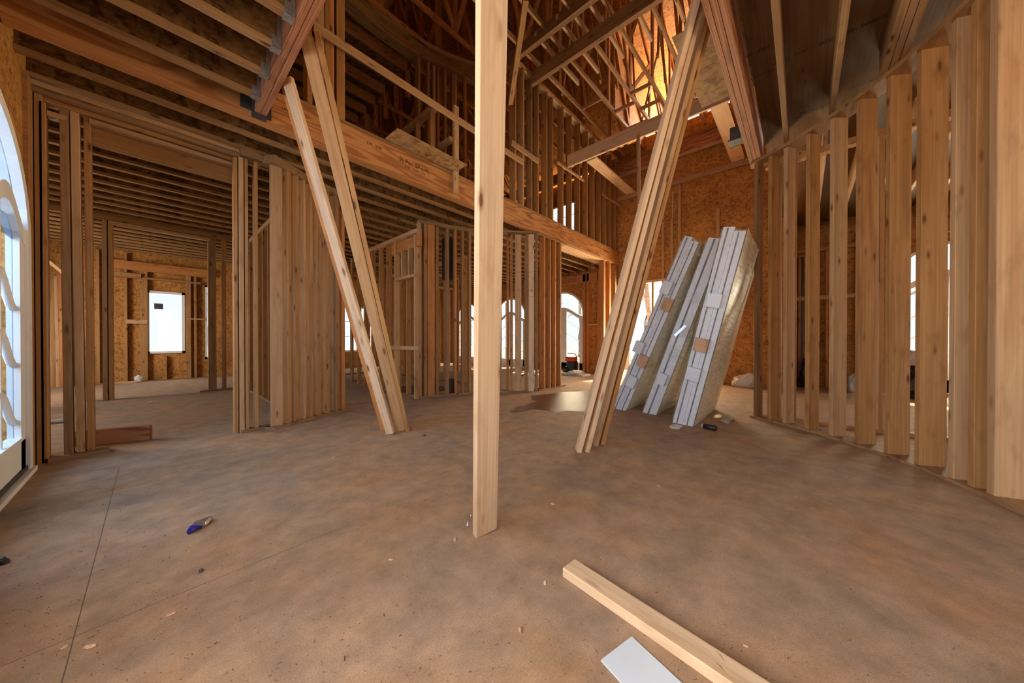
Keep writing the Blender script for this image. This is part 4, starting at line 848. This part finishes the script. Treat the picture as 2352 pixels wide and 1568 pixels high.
# ============================================================ WRAPPED WINDOW PACKS
def pack(A, B, T1, D, ups, label, nblocks, n_lines=2, wrapw=1.0):
    """A,B: bottom front edge corners (left,right); T1: top-left front corner; D depth along +x"""
    A, B, T1 = Vector(A), Vector(B), Vector(T1); root = empty('window_pack', A)
    e1 = (B - A); ax = (T1 - A); L = ax.length; axn = ax.normalized(); dep = Vector((1, 0, 0)); th = e1.length
    nn = (e1 - axn * e1.dot(axn)).normalized(); th = e1.dot(nn)
    def P(s, t, w): return A + nn * (s * th) + axn * (t * L) + dep * (w * D)
    def box(name, s0, s1, t0, t1, w0, w1, mat, par=root): return solid(name, [], mat, par, [prism([P(s0, t0, w0), P(s1, t0, w0), P(s1, t1, w0), P(s0, t1, w0)], dep * ((w1 - w0) * D))])
    # stacked white frames seen on edge
    k = n_lines
    for i in range(k):
        s0, s1 = i / k, (i + 1) / k - .012
        tt = 1.0 - (0.02 * ((i * 7) % 3))
        f_ = box('window_unit', s0, s1, 0, tt, 0, .05, 'vinyl')
        box('sash_rail', s0, s1, 0, .035, .05, 1, 'vinyl', f_); box('sash_rail', s0, s1, tt - .035, tt, .05, 1, 'vinyl', f_); box('sash_rail', s0, s1, .035, tt - .035, .95, 1, 'vinyl', f_)
        box('gasket', s0 + .36 / k, s0 + .47 / k, .0, tt * .995, -.004, -.0005, 'grey_seal', f_)
        box('glazing', s0 + .4 / k, s0 + .5 / k, .04, tt - .04, .06, .94, 'glass', f_)
    # wood spacer blocks / wrapped clips
    for t, s, m in nblocks:
        box('spacer_block', s, s + .62, t, t + .065, -.05, -.005, m)
    # stretch film round the depth
    q = [P(-.04, .03, -.012), P(1.04, .03, -.012), P(1.04, .985, -.012), P(-.04, .985, -.012)]
    me = bpy.data.meshes.new('film'); me.from_pydata([tuple(x) for x in q], [], [(0, 1, 2, 3)]); o = link('stretch_film', me, 'film', root); o.matrix_basis = wm(root).inverted()
    # film pulled round both sides and the back, slightly bulging
    for s_, sg in ((1.05, 1), (-.05, -1)):
        vs_, fs = [], []; nu, nv = 14, 22
        for i in range(nu + 1):
            for j in range(nv + 1):
                u_, t_ = i / nu, j / nv; bul = sin(pi * u_) * sin(pi * t_) * .035 + .008 * sin(9 * t_ + 5 * u_) * sin(7 * u_)
                p_ = P(s_, .02 + .97 * t_, -.012 + 1.03 * u_) + nn * sg * bul; p_.z = max(p_.z, .004); vs_.append(tuple(p_))
        for i in range(nu):
            for j in range(nv): k2 = i * (nv + 1) + j; fs.append((k2, k2 + 1, k2 + nv + 2, k2 + nv + 1))
        me = bpy.data.meshes.new('film'); me.from_pydata(vs_, [], fs)
        for pg in me.polygons: pg.use_smooth = True
        o = link('side_film', me, 'film_lit_side', root); o.matrix_basis = wm(root).inverted()
    return tag(root, label, 'package', 'wrapped window packs')
pack((4.70, 2.16, .0), (4.66, 1.93, .0), (4.70, 1.16, 2.42), 1.25, 0, 'leftmost wrapped pack of white window units leaning in the hall', [(.30, .45, 'card'), (.62, .45, 'card'), (.17, .3, 'vinyl'), (.70, -.05, 'vinyl'), (.36, -.2, 'vinyl')])
pack((4.72, 1.71, .0), (4.68, 1.51, .0), (4.66, .88, 2.33), 1.15, 0, 'middle wrapped pack of white window units', [(.36, .2, 'film'), (.66, .2, 'film'), (.2, .2, 'vinyl')], n_lines=1)
pack((4.40, 1.22, .0), (4.36, .98, .0), (4.34, .67, 2.33), 1.30, 0, 'tallest rightmost wrapped pack, dusty gold-lit film bulging at its side', [(.40, .1, 'card'), (.62, .15, 'vinyl'), (.25, .1, 'vinyl')], n_lines=2)
tag(beam('steel_strap', atx(1550, 771, 4.55), atx(1575, 747, 4.55), .004, .035, 'silver', up=(0, .5, .5)), 'shiny strap plate stuck on the middle pack', 'strap')
# bottle under the right pack
bt = empty('spray_can', (4.33, .83, .035)); tube('can_body', [(4.33, .86, .035), (4.30, .73, .035)], .032, 'black', bt, 12); tube('can_cap', [(4.332, .875, .035), (4.33, .862, .035)], .026, 'vinyl', bt, 12); tag(bt, 'dark spray can lying under the right wrapped pack', 'can')
tag(lump('plastic_scrap', (4.15, 1.12, 0), (.10, .06, .02), 'bag', 3), 'crumpled clear film scrap at the foot of the right pack', 'plastic')
tag(lump('plastic_scrap', (5.0, .72, 0), (.22, .06, .03), 'dirt', 4), 'scrap lying behind the right pack near the corner post', 'plastic')

# ============================================================ SMALL THINGS ON THE FLOOR
# crushed drink can
cc = atz(457, 1212, 0); root = empty('crushed_can', cc); import itertools
def can_half(mat, t0, t1, name):
    vs_, fs = [], []; n = 14; m = 8; ax = Vector((-.35, .94, 0)); sd = Vector((.94, .35, 0))
    a0 = atz(434, 1228, 0); a1 = atz(481, 1194, 0); ax = (a1 - a0); Lc = ax.length; ax.normalize(); sd = Vector((ax.y, -ax.x, 0)); mid = (a0 + a1) / 2
    for i in range(n + 1):
        t = t0 + (t1 - t0) * i / n; s = (t - .5) * Lc; w = .034 * sqrt(max(0.02, 1 - (2 * t - 1) ** 2)) ** .8
        for k in range(m):
            a = 2 * pi * k / m; vs_.append(tuple(mid + ax * s + sd * cos(a) * w + Vector((0, 0, .016 + .013 * sin(a) + .006 * sin(9 * t + k)))))
    for i in range(n):
        for k in range(m): fs.append((i * m + k, i * m + (k + 1) % m, (i + 1) * m + (k + 1) % m, (i + 1) * m + k))
    fs.append(tuple(range(m))); fs.append(tuple(n * m + k for k in range(m)))
    me = bpy.data.meshes.new(name); me.from_pydata(vs_, [], fs); o = link(name, me, mat); o.parent = root; o.matrix_basis = wm(root).inverted(); return o
can_half('blue', .02, .36, 'printed_end'); can_half('silver', .36, .9, 'can_body'); can_half('red', .36, .40, 'red_band'); can_half('blue', .88, .98, 'can_rim')
tag(root, 'crushed blue and red drink can on the floor at left', 'can')
for i, (px, py, s, m, lab) in enumerate(((207, 1486, .028, 'fresh', 'pale oval wood chip beside a floor joint at lower left'), (147, 1487, .016, 'fresh', 'tiny pale chip left of the oval wood chip'), (393, 1412, .024, 'card', 'curled chip of wood at lower left'), (1195, 1447, .022, 'card', 'brown wood chip left of the pale timber'), (1252, 1339, .022, 'fresh', 'pale sliver in front of the timber end'), (1713, 1484, .014, 'fresh', 'small round chip right of the pale timber'), (897, 1286, .02, 'fresh', 'pale chip on the floor left of the centre board'), (1045, 1240, .03, 'card', 'brown chip left of the foot of the centre board'), (766, 1052, .04, 'card', 'wood offcut on the floor left of the leaning boards'), (975, 1000, .035, 'dark_metal', 'dark scrap on the floor right of the leaning boards'), (1270, 1158, .022, 'fresh', 'chip right of the foot of the centre board'), (1512, 1116, .02, 'fresh', 'chip on open floor in front of the wrapped packs'), (461, 1312, .03, 'dark_metal', 'dark sliver below the crushed can'), (345, 925, .07, 'vinyl', 'white scrap on the floor in the far left room'), (505, 1078, .025, 'card', 'chip on the lit floor patch at left'))):
    p = atz(px, py, 0); r_ = random.Random(i)
    tag(lump('wood_chip' if m != 'dark_metal' else 'scrap', p, (s * .55, s * .26, s * .16), m, i, amp=.5, rz=r_.uniform(0, 3)), lab, 'chip' if m != 'dark_metal' else 'scrap')
# loose splinters: many tiny ones, one object
rs = random.Random(11); vs_, fs = [], []
for i in range(1100):
    px, py = rs.uniform(0, 2300), 900 + 668 * rs.random() ** .8; p = atz(px, py, 0)
    if not (-.6 < p.x < 8.8 and -.8 < p.y < 12): continue
    L = rs.uniform(.003, .009) * (2.2 if rs.random() < .12 else 1); w = rs.uniform(.0005, .0012); a = rs.gauss(2.2, .7); d_ = Vector((cos(a), sin(a), 0)) * L / 2; n_ = Vector((-sin(a), cos(a), 0)) * w
    k = len(vs_); z = Vector((0, 0, .0015)); t = Vector((0, 0, .002))
    vs_ += [p - d_ - n_ + z, p + d_ - n_ + z, p + d_ + n_ + z, p - d_ + n_ + z, p - d_ * .8 + z + t, p + d_ * .8 + z + t]
    fs += [(k, k + 1, k + 5, k + 4), (k + 3, k + 4, k + 5, k + 2), (k, k + 4, k + 3), (k + 1, k + 2, k + 5), (k + 3, k + 2, k + 1, k)]
me = bpy.data.meshes.new('splinters'); me.from_pydata([tuple(v) for v in vs_], [], fs); o = link('wood_splinters', me, 'fleck'); tag(o, 'fine wood splinters and sawdust scattered over the subfloor', 'debris', kind='stuff')
# power tool by the far arched door, stacks and bags
tl = atz(1312, 848, 0); tl = Vector((8.75, 5.35, 0)); root = empty('pressure_washer', tl)
solid('tool_body', [(tl.x - .12, tl.x + .12, tl.y - .14, tl.y + .12, .06, .38)], 'black', root); solid('engine_cover', [(tl.x - .13, tl.x + .1, tl.y - .12, tl.y + .16, .38, .52)], 'orange', root)
tube('handle', [(tl.x, tl.y - .16, .1), (tl.x, tl.y - .18, .5), (tl.x, tl.y - .1, .62), (tl.x, tl.y + .16, .62)], .015, 'black', root)
for k, s in enumerate((-.13, .13)): tube('wheel', [(tl.x + s - .02, tl.y + .16, .11), (tl.x + s + .02, tl.y + .16, .11)], .11, 'vinyl' if k else 'black', root, 14)
tag(root, 'black and red wheeled machine standing by the arched door', 'machine')
tag(solid('board_stack', [(8.1, 8.55, 4.6, 6.3, 0, .05)], 'bag'), 'low stack of pale boards on the floor by the arched door', 'stack')
tag(lump('plastic_bag', (8.35, 4.95, .05), (.3, .18, .06), 'bag', 9), 'crumpled white plastic on the low stack', 'bag')
tag(tube('cord', [(6.9, 5.9, .02), (7.0, 5.75, .10), (7.1, 5.85, .16), (7.2, 5.65, .06), (7.25, 5.6, .02)], .02, 'black'), 'black coil of cord on the floor beyond the pillar', 'cord')
for k, (px, py, s) in enumerate(((1710, 870, .22), (1694, 876, .12))):
    p = atx(px, py, 8.75); tag(lump('plastic_bag', (8.75, p.y, 0), (s * .6, s, s * .8), 'bag', 12 + k, amp=.4), 'whitish full bag at the foot of the hall end wall' if k == 0 else 'smaller bag left of the full one at the hall end wall', 'bag')
p = atx(2092, 870, 9.4); tag(lump('rubbish_bag', (9.3, p.y, 0), (.3, .24, .34), 'black', 21, amp=.4), 'shiny black bag in front of the right arched door', 'bag'); tag(lump('plastic_bag', (9.3, p.y + .02, .58), (.2, .18, .18), 'bag', 22, amp=.5), 'clear crumpled film on top of the black bag', 'bag')
p = atx(1838, 850, 9.55); tag(lump('rubbish_bag', (9.62, -.10, 0), (.16, .13, .36), 'black', 23, amp=.5), 'black heap at the end of the right-hand room, left of the sunlit studs', 'bag')
p = atx(1962, 865, 9.4); tag(lump('plastic_bag', (9.4, p.y, 0), (.14, .10, .22), 'paper', 24, amp=.3), 'white sack beside the far orange board', 'bag')
for k, (px, py) in enumerate(((318, 855), (298, 876))):
    p = aty(px, py, 12.3); tag(lump('sack', (p.x - .1 * k, 12.3 - .25 * k, 0), (.07 if k == 0 else .3, .05, .10 if k == 0 else .03), 'bag' if k == 0 else 'card', 30 + k, amp=.3), 'small pale sack at the foot of the far window wall' if k == 0 else 'thin boards lying at the foot of the far window wall', 'sack' if k == 0 else 'board')
tag(lump('plastic_scrap', tuple(atz(125, 972, 0)), (.12, .05, .03), 'bag', 41), 'crumpled clear plastic on the floor behind the left opening', 'plastic')
tag(solid('dark_box', [(3.72, 3.86, 4.93, 5.06, 0, .30)], 'black'), 'black pipe sleeve low in the middle curved wall', 'pipe')
tag(solid('duct', [(3.75, 3.95, 5.02, 5.2, 2.2, 3.0)], 'black'), 'black duct end high in the middle curved wall', 'duct')
tag(solid('floor_opening', [(3.25, 4.3, 5.5, 6.6, .0, .012)], 'black'), 'dark mat on the floor behind the framed door', 'mat')
tag(solid('small_object', [(.0, .02, .0, .01, .0, .02)], 'black') if False else lump('scrap', atz(3, 1296, 0) + Vector((.0, 0, 0)), (.02, .015, .02), 'black', 50), 'small dark object at the left edge of the floor', 'scrap')

# ============================================================ WOODS OUTSIDE
rt_ = random.Random(5)
SPOTS = [(16 + 3.4 * i + 1.2 * (j % 2), -12 + 3.1 * j) for i in range(4) for j in range(11)]; rt_.shuffle(SPOTS)
SPOT2 = [(-4 + 3.2 * i, 19 + 4.2 * j) for i in range(4) for j in range(3)]
def tree(x, y, h, r, lab):
    pts = [(x + rt_.uniform(-.1, .1) * i, y + rt_.uniform(-.1, .1) * i, -.6 + h * i / 5) for i in range(6)]; root = tube('tree', pts, [r * (1 - .12 * i) for i in range(6)], 'bark', None, 7)
    root.name = 'tree'
    for k in range(5):
        i = rt_.choice((2, 3, 4)); p = Vector(pts[i]); a = rt_.uniform(0, 6.28); l = rt_.uniform(.5, 1.0); q = p + Vector((cos(a) * l, sin(a) * l, l * .7)); tube('branch', [p, (p + q) / 2 + Vector((0, 0, .1)), q], [.04, .03, .012], 'bark', root, 5)
    return tag(root, lab, 'tree', 'bare trees outside')
for k in range(30): tree(SPOTS[k][0], SPOTS[k][1], rt_.uniform(7, 12), rt_.uniform(.10, .2), 'bare pale tree outside beyond the glass')
for k in range(12): tree(SPOT2[k][0], SPOT2[k][1], rt_.uniform(7, 12), rt_.uniform(.10, .2), 'bare pale tree outside beyond the far window')
